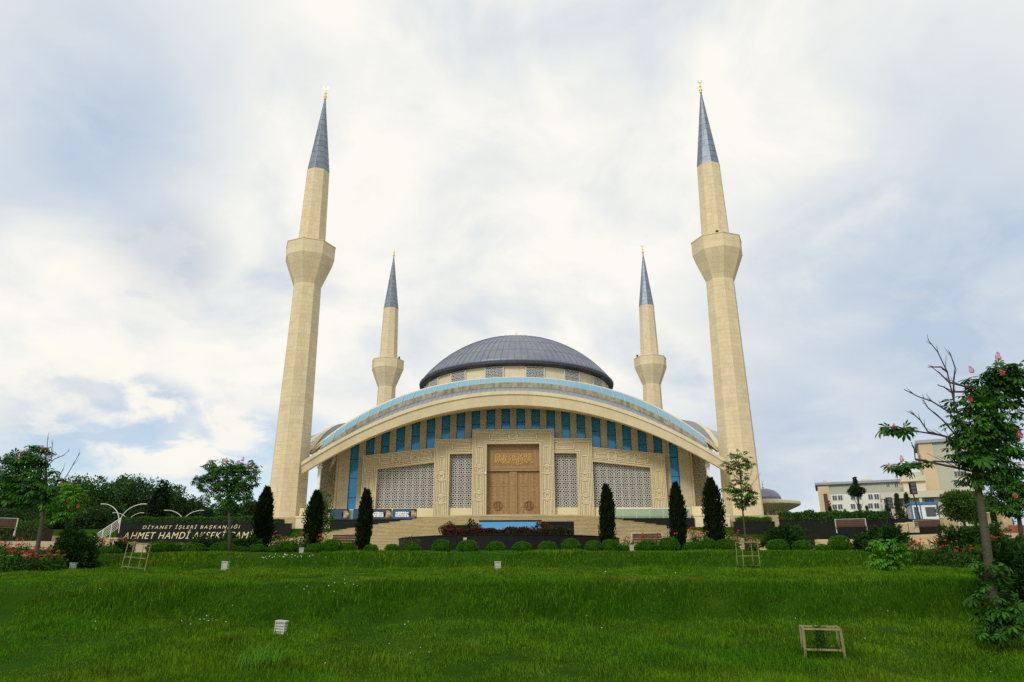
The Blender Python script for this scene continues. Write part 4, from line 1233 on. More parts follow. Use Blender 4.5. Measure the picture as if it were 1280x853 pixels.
for a in ((8, 24.2, 26, 30, 6, 'red rose bush cut by the left edge of the picture'), (36, 24.6, 34, 24, 16, 'low bush of red roses left of the left tree trunk'), (66, 24.8, 28, 24, 7, 'red rose bush between the left tree trunk and the big juniper'),
          (14, 33, 50, 18, 14, 'red rose bed below the bench at the left edge'), (52, 33.5, 26, 12, 4, 'short red rose bush behind the left tree trunk'),
          (126, 31.8, 26, 20, 14, 'tall red rose bush above the dark clipped ball'), (156, 31.8, 22, 20, 10, 'red rose bush behind the leaning timber cage'),
          (372, 32.6, 26, 24, 9, 'red rose bush left of the second cypress'), (402, 32.8, 18, 24, 6, 'narrow red rose bush right of the second cypress'), (440, 33.4, 26, 16, 4, 'rose bush in front of the bench on the left'),
          (510, 47, 26, 18, 3, 'few red roses behind the left end of the fountain wall'), (785, 33.2, 28, 18, 3, 'nearly bare rose bush left of the bench on the right'), (815, 33, 34, 20, 10, 'red rose bush in front of the bench on the right'),
          (838, 32.8, 18, 20, 5, 'red rose bush left of the middle right cypress'), (874, 32.8, 24, 26, 13, 'red rose bush between the two right cypresses'), (916, 33, 20, 24, 5, 'red rose bush right of the widest cypress'), (940, 33, 18, 18, 5, 'red rose bush behind the tall timber cage'),
          (1145, 26, 30, 30, 10, 'red rose bush right of the bright green sapling'), (1172, 26.4, 32, 30, 8, 'pale rose bush with few blooms in the right bed'), (1202, 25, 34, 32, 7, 'dark rose bush left of the big chestnut trunk'),
          (1192, 30, 22, 24, 4, 'rose bush behind the pale one in the right bed'), (1252, 27, 34, 36, 9, 'red rose bush right of the big chestnut trunk'), (758, 46, 12, 20, 1, 'single red rose behind the right end of the fountain wall')):
    rose_bush(*a, seed=int(a[0]) + 3)
rose_bush(348, 32.6, 24, 25, 9, 'rose bush with yellow and red blooms right of the name wall', 77, True)

# --- barberry hedge in the fountain bed, hedges on the walls
def hedge(name, x0, x1, y0, y1, z0, z1, label, m_, L=.14, W=.08, dens=420, cat='hedge', group=None, rough=.10):
    t = thing(name, ((x0 + x1) / 2, (y0 + y1) / 2, z0), label, cat, group)
    lx, ly, lz = (x1 - x0) / 2, (y1 - y0) / 2, z1 - z0
    n = int(dens * (2 * lx * (2 * ly + 2 * lz)))
    p = np.stack([rng.uniform(-lx, lx, n), rng.uniform(-ly, ly, n), rng.uniform(0, 1, n)], 1)
    on_top = rng.uniform(0, 1, n) < .5
    bump_ = 1 + rough * (np.sin(p[:, 0] * 2.3 + x0) + .7 * np.sin(p[:, 0] * 5.1 + 1) + .5 * rng.normal(size=n))
    p[:, 2] = np.where(on_top, rng.uniform(.8, 1.0, n), p[:, 2]) * lz * bump_
    p[:, 1] = np.where(on_top, p[:, 1], np.where(rng.uniform(0, 1, n) < .8, -ly + rng.uniform(-.05, .06, n), ly))
    link('foliage', np_mesh('foliage', *leaves(p, unit(n) + np.array([0, -.3, .5]), L, W), m_), t)
    MB().b2(-lx + .05, lx - .05, -ly + .08, ly - .05, 0, lz * .8).build('core', M['soil'], t)
    return t
M['hedge'] = mat('hedge_leaf', (.035, .105, .015), .6, spec=.2, island=.45, trans=.12)
hedge('barberry_hedge', AX - 4.2, AX + 5.0, 51.6, 53.2, 1.95, 2.72, 'low dark red barberry hedge inside the fountain bed', M['barberry'], .12, .07, 520, rough=.10)
def shrub(name, px, Y, z, wpx, hpx, label, m_, seed, cat_='shrub', L=.13, W=.08, n=900, group=None):
    c = at(px, 600, Y); W_ = wpx * mpp(Y, z) / 2; H_ = hpx * mpp(Y, z)
    t = thing(name, (c.x, Y, z), label, cat_, group)
    d = unit(n); r = rng.uniform(.55, 1.05, n) * (1 + .14 * np.sin(d[:, 0] * 6 + seed) + .1 * np.sin(d[:, 2] * 8))
    p = d * r[:, None] * np.array([W_, W_ * .8, H_ / 2]) + np.array([0, 0, H_ * .52])
    link('foliage', np_mesh('foliage', *leaves(p, d + unit(n) * .6, L, W), m_), t)
    MB().tube([(0, 0, -.1), (0, 0, H_ * .55)], [.05, .02], 5).build('stem', M['bark_dark'], t)
    return t
shrub('barberry_shrub', 563, 55.5, 2.3, 22, 17, 'rounded red barberry shrub left of the blue basin', M['barberry'], 1)
shrub('dark_shrub', 590, 56.0, 2.3, 20, 20, 'dark green shrub just left of the blue basin', M['far_leaf_c'], 2)
shrub('barberry_shrub', 676, 55.5, 2.3, 24, 18, 'round red barberry shrub right of the blue basin', M['barberry'], 3)
shrub('golden_shrub', 682, 53.5, 2.0, 22, 12, 'small yellow green shrub at the right end of the barberry hedge', M['leaf_bright'], 4, L=.09, W=.05)
hedge('hedge', -42.6, AX - 25.6, 74.95, 76.3, 4.5, 5.25, 'trimmed green hedge on top of the black name wall', M['hedge'], .15, .09, 180, rough=.06)
hedge('hedge', AX - 27.4, AX - 24.4, 76.6, 77.6, 4.5, 5.12, 'short trimmed hedge at the foot of the left front minaret', M['hedge'], .15, .09, 220, rough=.06)
hedge('ivy_hedge', AX + 28.0, at(1110, 650, 74.8).x, 74.9, 76.4, 4.55, 5.45, 'loose ivy hedge on the long black wall at right', M['hedge'], .22, .15, 150, rough=.10)
hedge('ivy_hedge', AX + 23.8, AX + 27.4, 76.6, 77.6, 4.5, 5.1, 'short dark hedge at the foot of the right front minaret', M['box'], .15, .09, 220, rough=.08)
hedge('hedge', -46, -30.5, 44.6, 46.0, gzf(-38, 45) - .1, 2.75, 'pale green low hedge behind the left tree', M['far_leaf_b'], .14, .08, 160, rough=.16)
hedge('hedge', -62, -42.0, 58, 60, 1.2, 3.35, 'dark clipped hedge in the left background', M['far_leaf_c'], .2, .12, 100, rough=.06)

# --- palmate chestnut leaves
def palm_leaf(seed, nl=7):
    """a horse chestnut leaf: drooping leaflets spread from one stalk; unit length"""
    r0 = random.Random(seed); V, Fc = [], []
    for k in range(nl):
        a = (k - (nl - 1) / 2) * .74 + r0.uniform(-.08, .08); L_ = (1 - .09 * abs(k - (nl - 1) / 2)) * r0.uniform(.9, 1.05)
        d = Vector((math.sin(a), math.cos(a), 0)); s_ = Vector((math.cos(a), -math.sin(a), 0)); dr = r0.uniform(.25, .45)
        def pt(u, w, lift): return d * (u * L_) + s_ * w + Vector((0, 0, lift - dr * u * u))
        b = len(V)
        V += [pt(.03, 0, 0), pt(.42, .10, .05), pt(.70, .155, .04), pt(1, 0, -.02), pt(.70, -.155, .04), pt(.42, -.10, .05), pt(.42, 0, 0), pt(.70, 0, 0)]
        Fc += [(b, b + 1, b + 6), (b, b + 6, b + 5), (b + 1, b + 2, b + 7), (b + 1, b + 7, b + 6), (b + 6, b + 7, b + 4), (b + 6, b + 4, b + 5), (b + 2, b + 3, b + 7), (b + 7, b + 3, b + 4)]
    return np.array([tuple(v) for v in V]), np.array(Fc)
PL = [palm_leaf(s, 7 if s else 5) for s in range(4)]
def leaf_frames(pos, center, droop=.35):
    """leaf stalk points outwards from the crown, blade faces up and out"""
    n = len(pos)
    o = pos - center; o[:, 2] *= .5
    a = o / (np.linalg.norm(o, axis=1, keepdims=True) + 1e-6) + unit(n) * .55
    a[:, 2] -= droop * rng.uniform(.2, 1.4, n)
    a /= np.linalg.norm(a, axis=1, keepdims=True)
    upv = np.array([0, 0, 1.0]) + unit(n) * .45
    nn = upv - (upv * a).sum(1, keepdims=True) * a; nn /= np.linalg.norm(nn, axis=1, keepdims=True)
    return np.cross(a, nn), a, nn
def palm_mesh(pos, center, size, m_, name='foliage'):
    s_, a, nn = leaf_frames(pos.copy(), center)
    parts = []
    kind = rng.integers(0, 4, len(pos)); sz = size * rng.uniform(.6, 1.2, len(pos))
    for k in range(4):
        i = np.where(kind == k)[0]
        if not len(i): continue
        v, f = PL[k]
        W_ = (v[None, :, 0, None] * s_[i][:, None] + v[None, :, 1, None] * a[i][:, None] + v[None, :, 2, None] * nn[i][:, None]) * sz[i][:, None, None] + pos[i][:, None]
        parts.append((W_.reshape(-1, 3), (f[None] + (np.arange(len(i)) * len(v))[:, None, None]).reshape(-1, 3)))
    return np_mesh(name, *cat(parts), m_)
def blob_pts(c, r, n, hollow=.45):
    d = unit(n); q = rng.uniform(hollow ** 3, 1, n) ** (1 / 3)
    return np.array(c) + d * q[:, None] * np.array(r) * (1 + .18 * np.sin(d[:, :1] * 5 + d[:, 2:] * 7))
def panicle_mesh():
    b = MB(); rr = random.Random(9)
    for k in range(84):
        t = k / 84; a = k * 2.4; r = (.26 * math.sin(math.pi * min(1, t * .8 + .22)) + .02) * (.75 + .25 * ((k * 7) % 5) / 4)
        p = Vector((r * math.cos(a), r * math.sin(a), t)); s_ = .085 * (1.15 - .5 * t) * (.7 + .6 * rr.random())
        d = Vector((math.cos(a), math.sin(a), .5)).normalized(); e = d.cross(Vector((0, 0, 1))).normalized()
        b.face([p - e * s_, p + d * s_ * 1.4 - Vector((0, 0, s_ * .4)), p + e * s_, p + d * s_ * .3 + Vector((0, 0, s_))])
    b.tube([(0, 0, -.25), (0, 0, .95)], [.02, .01], 4, False)
    return b.mesh('flower_spike', M['pink'])
SPIKE = panicle_mesh()
def chestnut(label, Y, trunk, blobs, bare, spikes, leaf_size, trunk_r, group, leafy=(), mat_leaf='leaf', single=0, name='chestnut_tree', base_z=None, depth=1.0):
    """trunk, limbs, spikes: photograph pixels carried to distance Y; blobs: (px, py, rx, ry, dy, count)"""
    k = mpp(Y, 1)
    p0 = at(trunk[0][0], trunk[0][1], Y); gz0 = gzf(p0.x, Y) if base_z is None else base_z
    org = Vector((p0.x, Y, gz0))
    t = thing(name, org, label, 'tree', group)
    def loc(px, py, dy=0): return at(px, py, Y + dy) - org
    tp = [loc(a[0], a[1], a[2] if len(a) > 2 else 0) for a in trunk]
    tp[0].z = -.15
    tb = MB(); nT = len(tp)
    tb.tube(tp, [trunk_r * (1 - .75 * i / (nT - 1)) * (1.25 if i == 0 else 1) for i in range(nT)], 10)
    tb.build('trunk', M['bark'], t, smooth=True)
    lb = MB(); lb2 = MB(); allp = []
    known = [q[:2] for q in trunk] + [q[:2] for pth in list(bare) + list(leafy) for q in pth[1:]]
    fix = lambda pth: pth if pth[0][:2] in known else [min(trunk[2:], key=lambda q: math.hypot(q[0] - pth[0][0], q[1] - pth[0][1]) + max(0, pth[0][1] - q[1]))[:2]] + list(pth)
    bare, leafy = [fix(b) for b in bare], [fix(b) for b in leafy]
    for (bx_, by_, rx, ry, dy, cnt) in blobs:
        if Y > 20: cnt = int(cnt * .78)
        c = loc(bx_, by_, dy); r_ = (rx * k, max(rx, ry) * k * .8 * depth, ry * k)
        pts = blob_pts(c, r_, cnt); allp.append((pts, c))
        root = min(tp[1:], key=lambda q: (q - c).length + max(0, q.z - c.z) * 2)
        for j in range(max(3, cnt // 45)):
            e = Vector(pts[j]); mid = root.lerp(e, .5) + Vector((0, 0, -.04 * (e - root).length))
            (lb2 if Y < 20 and by_ > 700 else lb).tube([root, mid, e], [trunk_r * .26, trunk_r * .15, .008], 5, False)
    for pts in list(bare) + list(leafy):
        P_ = [loc(*q) for q in pts]
        lb.tube(P_, [trunk_r * .20 * (1 - .8 * i / (len(P_) - 1)) + .004 for i in range(len(P_))], 6)
        for i in range(len(P_) - 1):                 # fine side twigs
            for _ in range(2):
                q = P_[i].lerp(P_[i + 1], random.random()); d = (P_[i + 1] - P_[i]) * random.uniform(.25, .5) + Vector((random.uniform(-1, 1), random.uniform(-1, 1), random.uniform(0, 1))) * .22 * (P_[i + 1] - P_[i]).length
                lb.tube([q, q + d], [.008, .003], 4, False)
    lb.build('branch', M['bark_dark'], t)
    if lb2.v: lb2.build('sprout', M['bark_dark'], t)
    for pts in leafy:
        P_ = [loc(*q) for q in pts]; e = P_[-1]; w = (P_[-1] - P_[-2]).length
        c = P_[-1].lerp(P_[-2], .35); allp.append((blob_pts(c, (w * .8, w * .5, w * .30), int(12 + 44 * w), .1), c)); c2 = P_[-2].lerp(P_[-3], .3); allp.append((blob_pts(c2, (w * .5, w * .4, w * .2), int(4 + 10 * w), .1), c2))
    cr_ = None
    if single:                                       # the largest leaves are picked out one by one
        P_ = np.concatenate([p for p, c in allp]); C_ = np.concatenate([np.repeat(np.array(c)[None], len(p), 0) for p, c in allp])
        pick = np.argsort(P_[:, 1])[:len(P_)]; pick = rng.permutation(pick[:int(len(pick) * .62)])[:single]
        s_, a, nn = leaf_frames(P_[pick].copy(), C_[pick])
        rest = np.setdiff1d(np.arange(len(P_)), pick)
        cr_ = link('crown', palm_mesh(P_[rest], C_[rest], leaf_size, M[mat_leaf], 'crown'), t)
        lm_ = [np_mesh('leaf', v, f, M[mat_leaf + '_one']) for v, f in PL]
        for i in range(len(pick)):
            o = bpy.data.objects.new('leaf', lm_[i % 4]); col.objects.link(o); o.parent = cr_
            z_ = leaf_size * rng.uniform(.7, 1.25); mt = Matrix.Identity(4)
            for r in range(3):
                mt[r][0] = s_[i][r] * z_; mt[r][1] = a[i][r] * z_; mt[r][2] = nn[i][r] * z_; mt[r][3] = P_[pick[i]][r]
            o.matrix_local = mt
    else:
        parts_p = np.concatenate([p for p, c in allp]); C_ = np.concatenate([np.repeat(np.array(c)[None], len(p), 0) for p, c in allp])
        link('crown', palm_mesh(parts_p, C_, leaf_size, M[mat_leaf], 'crown'), t)
    for (px, py, s_, *dy) in spikes:
        q = loc(px, py + (5 if Y > 20 else 3), dy[0] if dy else random.uniform(-.5, .1))
        o = link('flower_spike', SPIKE, t, q, random.uniform(0, 6), s_ * k * .85)
        o.rotation_euler = (random.uniform(-.2, .2), random.uniform(-.25, .25), random.uniform(0, 6))
    return t
def one_leaf(base):
    m_ = M[base].copy(); m_.name = base + '_one'
    nt = m_.node_tree
    for n in list(nt.nodes):
        if n.type == 'NEW_GEOMETRY':
            oi = nt.nodes.new('ShaderNodeObjectInfo')
            for l in list(n.outputs['Random Per Island'].links):
                to = l.to_socket; nt.links.new(oi.outputs['Random'], to)
    return m_
M['leaf_one'] = one_leaf('leaf')
chestnut('large pink flowering chestnut tree with bare dead twigs at the right edge', 13.6,
    [(1246, 800), (1240, 740), (1233, 680), (1226, 630), (1219, 590), (1216, 555), (1222, 520), (1232, 490)],
    [(1222, 525, 34, 34, 0, 210), (1214, 560, 26, 26, -.2, 120), (1238, 490, 30, 24, .1, 120), (1255, 468, 26, 18, 0, 90), (1240, 555, 28, 30, .2, 130), (1275, 480, 22, 24, .3, 60), (1222, 598, 16, 10, 0, 40), (1262, 520, 22, 26, .5, 70),
     (1252, 752, 30, 26, -.2, 70), (1238, 712, 18, 10, -.2, 20), (1262, 772, 22, 18, -.4, 45), (1228, 772, 12, 10, -.2, 14), (1246, 792, 22, 8, -.4, 30)],
    [[(1206, 545), (1192, 500), (1184, 465), (1172, 440), (1160, 425)], [(1192, 500), (1192, 478), (1194, 460), (1187, 440)], [(1203, 535), (1186, 515), (1165, 502), (1148, 496), (1130, 487)],
     [(1198, 548), (1178, 525), (1160, 510), (1154, 500)], [(1184, 465), (1176, 459), (1160, 459)], [(1186, 478), (1176, 468), (1166, 460)], [(1188, 490), (1180, 484), (1173, 482)], [(1160, 540), (1150, 525), (1137, 514)], [(1144, 574), (1143, 562), (1139, 553)]],
    [(1216, 463, 11), (1248, 448, 13), (1254, 466, 9), (1213, 500, 12), (1228, 497, 11), (1118, 534, 9), (1111, 582, 7), (1128, 574, 9), (1150, 572, 7), (1276, 545, 12), (1270, 620, 8)],
    .17, .095, 'flowering chestnut trees in the garden',
    leafy=[[(1214, 565), (1180, 545), (1150, 540), (1125, 537), (1108, 537)], [(1216, 585), (1195, 578), (1170, 577), (1145, 580), (1120, 588)], [(1228, 590), (1255, 570), (1276, 558)], [(1228, 596), (1250, 582), (1270, 590)]], single=290, depth=1.2)
chestnut('pink flowering chestnut tree with bare branches at the left edge', 24.6,
    [(44, 712), (46, 690), (52, 655), (56, 625), (58, 600), (57, 580), (58, 560)],
    [(32, 592, 30, 22, 0, 260), (10, 590, 24, 24, .2, 170), (45, 573, 22, 12, -.1, 110), (28, 615, 26, 22, 0, 200), (52, 608, 22, 20, -.2, 150), (22, 575, 18, 10, .1, 70), (48, 562, 12, 6, 0, 40), (68, 622, 14, 16, -.1, 60)],
    [[(58, 590), (60, 572), (59, 556), (60, 545)], [(60, 582), (68, 574), (78, 570), (86, 564)], [(64, 575), (65, 562), (66, 552)], [(74, 606), (84, 594), (92, 580), (100, 566)], [(70, 604), (75, 594), (80, 584)]],
    [(6, 568, 8), (22, 572, 9), (28, 592, 9), (41, 592, 9), (53, 557, 7), (62, 600, 6), (76, 600, 5), (30, 562, 6)],
    .20, .085, 'flowering chestnut trees in the garden')
chestnut('small bright chestnut tree with faded flowers right of the left one', 30.0,
    [(83, 690), (83, 670), (83, 650), (82, 635)],
    [(82, 632, 24, 20, 0, 230), (92, 618, 16, 12, -.1, 100), (70, 640, 14, 12, 0, 80), (80, 610, 14, 8, .1, 50)], [],
    [(92, 622, 8), (100, 618, 7), (84, 626, 8), (97, 630, 6)], .20, .055, 'flowering chestnut trees in the garden', mat_leaf='leaf_bright')
chestnut('round crowned pink flowering chestnut tree before the name wall', 30.8,
    [(288, 688), (287, 660), (286, 635), (284, 615), (284, 595)],
    [(282, 595, 26, 16, 0, 280), (304, 600, 20, 16, 0, 190), (284, 618, 18, 16, 0, 190), (262, 606, 16, 13, .2, 110), (312, 586, 14, 9, 0, 80), (272, 583, 18, 9, 0, 90), (250, 602, 9, 9, 0, 36), (302, 615, 14, 12, -.2, 80), (295, 582, 14, 8, 0, 60)],
    [], [(283, 573, 7), (303, 572, 7), (310, 580, 8), (318, 585, 8), (268, 588, 6), (280, 600, 7), (324, 586, 6)], .19, .075, 'flowering chestnut trees in the garden')
chestnut('slender young chestnut tree with airy crown before the right minaret', 32.0,
    [(933, 690), (931, 665), (928, 635), (926, 605), (924, 580), (922, 568)],
    [(924, 576, 15, 11, 0, 100), (918, 588, 10, 7, 0, 36), (926, 606, 16, 8, 0, 60), (928, 620, 18, 10, 0, 130), (914, 612, 10, 6, 0, 34), (938, 622, 9, 8, 0, 44), (908, 582, 6, 4, 0, 12), (926, 630, 9, 6, 0, 34), (936, 582, 7, 4, 0, 14), (930, 594, 6, 6, 0, 16)],
    [[(927, 612), (936, 600), (940, 588)], [(928, 618), (940, 606), (949, 594)], [(926, 600), (914, 592), (910, 585)]], [(936, 579, 5), (938, 608, 5), (904, 578, 4), (918, 592, 4)], .17, .05, 'flowering chestnut trees in the garden')
chestnut('dense chestnut tree behind the big one at the right edge', 23.0,
    [(1277, 690), (1274, 650), (1268, 625), (1264, 605)],
    [(1262, 612, 26, 18, 0, 260), (1280, 605, 24, 24, .3, 220), (1250, 596, 14, 10, 0, 80), (1262, 634, 20, 12, 0, 130)], [],
    [(1262, 590, 6), (1275, 580, 8), (1250, 600, 5)], .19, .08, 'flowering chestnut trees in the garden')
chestnut('bright green chestnut sapling without trunk in the right bed', 24.2,
    [(1112, 716), (1112, 700), (1111, 690)],
    [(1108, 682, 18, 7, 0, 46), (1126, 688, 14, 7, -.1, 36), (1102, 696, 16, 8, 0, 40), (1124, 702, 14, 8, 0, 36), (1110, 705, 16, 8, 0, 30), (1094, 706, 8, 6, 0, 14)], [], [], .20, .03, 'flowering chestnut trees in the garden', mat_leaf='leaf_bright', name='chestnut_sapling')

# --- background trees: trunk, limbs and a crown of leaf clumps
def bg_tree_mesh(seed, n=5200, kind='round'):
    r0 = np.random.default_rng(seed); P_, D_ = [], []
    nb = 34 if kind != 'pine' else 40; zk = .25 if kind == 'lolli' else .75
    for k in range(nb):
        if kind == 'tall': c = np.array([r0.normal(0, .30), r0.normal(0, .30), r0.uniform(.22, .92)]); w = .24 * (1.15 - .6 * abs(c[2] - .5))
        elif kind == 'lolli':
            d = r0.normal(size=3); d /= np.linalg.norm(d); c = d * r0.uniform(.1, .8) * np.array([.38, .38, .13]) + np.array([0, 0, .70]); w = r0.uniform(.14, .2)
            if k < 3: c = np.array([0, 0, .86 + .05 * k]); w = .07
        elif kind == 'pine':
            t = r0.uniform(.1, 1); w = .10 + .12 * (1 - t); a = r0.uniform(0, 6.28); rr = .42 * (1.05 - t) * r0.uniform(.4, 1); c = np.array([rr * np.cos(a), rr * np.sin(a), t * .96])
        else:
            d = r0.normal(size=3); d /= np.linalg.norm(d); c = d * r0.uniform(.25, .9) * np.array([.44, .44, .33]) + np.array([0, 0, .62]); w = r0.uniform(.12, .20)
        m_ = n // nb; d = r0.normal(size=(m_, 3)); d /= np.linalg.norm(d, axis=1, keepdims=True)
        P_.append(c + d * w * r0.uniform(.5, 1.05, m_)[:, None] * np.array([1, 1, zk])); D_.append(d + r0.normal(0, .5, d.shape))
    return np.concatenate(P_), np.concatenate(D_)
def bg_tree(name, px, Y, top_y, base_z, wpx, label, seed, m_, kind='round', n=5200, leaf=1.0, group='trees behind the name wall'):
    zt = at(px, top_y, Y).z; c = at(px, top_y, Y); H_ = zt - base_z; W_ = wpx * mpp(Y, zt)
    p, d = bg_tree_mesh(seed, n, kind); s_ = np.array([W_, W_, H_])
    t = thing(name, (c.x, Y, base_z), label, 'tree', group)
    L_ = .028 * H_ * leaf + .10
    link('crown', np_mesh('crown', *leaves(p * s_, d, L_, L_ * .62), m_), t)
    tb = MB().tube([(0, 0, -.3), (0, 0, H_ * .35), (.02 * H_, 0, H_ * .7)], [.022 * H_ + .03, .016 * H_ + .02, .02], 7)
    for k in range(5):
        a = k * 1.3; tb.tube([(0, 0, H_ * (.25 + .06 * k)), (W_ * .25 * math.cos(a), W_ * .25 * math.sin(a), H_ * (.5 + .06 * k))], [.01 * H_ + .01, .01], 5, False)
    tb.build('trunk', M['bark_dark'], t)
FT = [(8, 110, 600, 70, 0, 'round', 'dark leafy tree at the far left behind the bench'), (45, 120, 612, 60, 1, 'round', 'broad dark tree behind the left chestnut trunk'),
      (82, 130, 606, 46, 0, 'tall', 'tall dark tree behind the small bright chestnut'), (104, 150, 594, 50, 0, 'tall', 'tallest tree of the wood, right of the small bright chestnut'), (128, 145, 600, 44, 1, 'tall', 'tree above the left lamp arm in the wood'),
      (150, 150, 599, 44, 0, 'tall', 'tree above the first street lamp in the wood'), (173, 152, 602, 42, 1, 'tall', 'tree right of the first street lamp in the wood'), (194, 148, 603, 40, 0, 'tall', 'tree left of the dark round tree in the wood'),
      (203, 118, 598, 26, 2, 'round', 'dark round tree standing out before the wood'), (218, 150, 610, 36, 1, 'tall', 'lower tree just right of the dark round tree'), (240, 152, 618, 40, 1, 'round', 'light tree above the second street lamp'),
      (262, 150, 620, 36, 0, 'round', 'light tree behind the round crowned chestnut, left side'), (290, 148, 616, 44, 1, 'round', 'tree behind the trunk of the round crowned chestnut'), (318, 146, 618, 40, 0, 'round', 'tree at the right end of the wood by the minaret'), (232, 105, 633, 9, 2, 'pine', 'narrow dark conifer just above the hedge on the name wall')]
for k, (px, Y, ty, w, mi, kind, lab) in enumerate(FT):
    bg_tree('pine_tree' if kind == 'pine' else 'background_tree', px, Y, ty, 4.2, w, lab, k + 40, (M['far_leaf'], M['far_leaf_b'], M['far_leaf_c'])[mi], kind, 6500)
for k, (px, Y, w, ty, lab) in enumerate(((22, 90, 80, 634, 'dark undergrowth tree left of the left chestnut trunk'), (70, 95, 70, 632, 'dark undergrowth tree right of the left chestnut trunk'), (118, 98, 60, 630, 'dark undergrowth tree left of the stair handrail'), (178, 120, 80, 634, 'dark undergrowth tree behind the first street lamp'))):
    bg_tree('undergrowth_tree', px, Y, ty, 3.0, w, lab, 70 + k, M['far_leaf_c'] if k % 2 else M['far_leaf'], 'round', 6500)
RG = 'trees on the right side'
bg_tree('leafy_tree', 1196, 46, 606, 2.0, 72, 'bright green broad tree in front of the office tower', 81, M['far_leaf_b'], 'round', 9000, .55, RG)
bg_tree('leafy_tree', 1228, 52, 618, 2.0, 50, 'darker tree between the bright tree and the big chestnut', 82, M['far_leaf'], 'round', 7000, .55, RG)
bg_tree('lollipop_tree', 1068, 84, 596, 4.6, 24, 'round headed grafted tree standing before the office windows', 83, M['far_leaf_c'], 'lolli', 4000, .5, RG)
bg_tree('conifer', 1120, 88, 617, 5.0, 16, 'young conifer left of the blue booth', 84, M['far_leaf'], 'pine', 2600, .6, RG)
bg_tree('conifer', 1132, 92, 616, 5.0, 14, 'young conifer touching the blue booth', 85, M['far_leaf'], 'pine', 2600, .6, RG)
bg_tree('conifer', 1108, 90, 632, 5.0, 14, 'short young conifer under the lower black floodlight', 86, M['far_leaf'], 'pine', 2200, .6, RG)
bg_tree('conifer', 1083, 92, 632, 5.0, 7, 'tiny conifer right of the round headed tree', 87, M['far_leaf'], 'pine', 1500, .6, RG)
bg_tree('conifer', 1036, 100, 627, 5.0, 8, 'dark narrow conifer by the peach corner of the office', 88, M['far_leaf_c'], 'pine', 1800, .5, RG)
bg_tree('conifer', 1056, 88, 637, 5.0, 9, 'small pale shrub like conifer at the hedge left of the round headed tree', 89, M['far_leaf_b'], 'pine', 1200, .6, RG)
bg_tree('conifer', 978, 92, 639, 5.0, 6, 'tiny dark conifer beside the domed pavilion', 90, M['far_leaf_c'], 'pine', 900, .5, RG)
bg_tree('conifer', 1250, 60, 628, 2.5, 28, 'bluish conifer behind the stone pillars on the right', 91, M['far_leaf'], 'pine', 3500, .5, RG)
bg_tree('small_tree', 402, 58, 617, 2.2, 20, 'small leafy tree behind the second cypress', 92, M['far_leaf_b'], 'tall', 3200, .5, RG)

# ================================================================ STREET FURNITURE AND SMALL THINGS
def bench(px, Y, label, w=1.9, z=None):
    c = on_ground(px, Y); z = c.z if z is None else z
    t = thing('bench', (c.x, Y, z), label, 'bench', 'dark wooden garden benches', -math.atan2(c.x, Y) * .85)
    for k in range(4): MB().b2(-w / 2, w / 2, -.30 + k * .12, -.20 + k * .12, .42, .46).build('seat_slat', M['bench'], t)
    for k in range(3): MB().b2(-w / 2 + .05, w / 2 - .05, .20 + k * .02, .235 + k * .02, .52 + k * .14, .64 + k * .14).build('back_slat', M['bench'], t)
    MB().bar((-w / 2, .27, .965), (w / 2, .27, .965), .03, .03).bar((0, .27, .5), (0, .29, .95), .03, .03).build('top_rail', M['weathered'], t)
    for s in (-1, 1):
        l = MB(); x = s * (w / 2 - .03)
        l.tube([(x, -.30, 0), (x, -.15, .22), (x, -.05, .40)], .03, 6); l.tube([(x, .30, 0), (x, .12, .22), (x, -.02, .40)], .03, 6)
        l.bar((x, .15, .40), (x, .28, .97), .05, .05); l.bar((x, -.3, .40), (x, .2, .40), .05, .04)
        l.build('leg', M['weathered'], t)
    return t
bench(431, 44, 'dark bench behind the roses left of the fountain', 1.75)
bench(809, 44, 'dark bench behind the roses right of the fountain', 1.85)
bench(1066, 50, 'dark bench with white feet before the right black wall', 1.95, 2.25)
bench(1164, 56, 'dark bench half hidden behind the right juniper', 2.0, 2.55)
bench(1, 40, 'dark bench cut by the left edge of the picture', 1.1, 1.85)
pl = on_ground(1066, 50)
for k, (px, Y, wx, z1, lab) in enumerate(((1066, 50.2, 5.2, 2.25, 'black stone plinth under the bench on the right'), (1150, 56.5, 6.5, 2.55, 'black stone plinth under the half hidden bench'))):
    c = on_ground(px, Y)
    tag(MB().b2(c.x - wx / 2, c.x + wx / 2, Y - .9, Y + .9, .8, z1 - .004).b2(c.x - wx / 2 + .6, c.x + wx / 2 + .6, Y - 1.4, Y - .905, .8, z1 - .25).build('stone_plinth', M['black']), lab, 'plinth')
# pale stone steps on the right and pale blocks
for k, (px, Y, n, w, z, lab) in enumerate(((1062, 42.5, 4, 2.6, 1.5, 'short flight of pale steps below the bench on the right'), (1180, 36, 5, 2.3, 1.2, 'short flight of pale steps behind the pale rose bush'))):
    c = on_ground(px, Y); t = thing('garden_steps', (c.x, Y, c.z), lab, 'steps', 'short pale garden steps')
    for i in range(n): MB().b2(-w / 2, w / 2, i * .42, i * .42 + .46, -.2, .13 * (i + 1)).build('step', M['step'], t)
def stone_block(px, Y, py0, py1, wpx, label, d=.5):
    a, b = at(px, py1, Y), at(px, py0, Y); w = wpx * mpp(Y, a.z)
    z0 = gzf(a.x, Y) - .2
    t = thing('stone_block', (a.x, Y, z0), label, 'stone block', 'pale stone blocks on the right')
    MB().box((0, 0, (b.z - z0) / 2), (w, d, b.z - z0)).build('block', M['step'], t)
    MB().box((0, 0, b.z - z0 + .03), (w + .05, d + .05, .06)).build('cap', M['cream'], t)
stone_block(1128, 62, 655, 663, 11, 'pale block left of a pair before the right black wall'); stone_block(1141, 62, 654, 663, 12, 'pale block right of a pair before the right black wall')
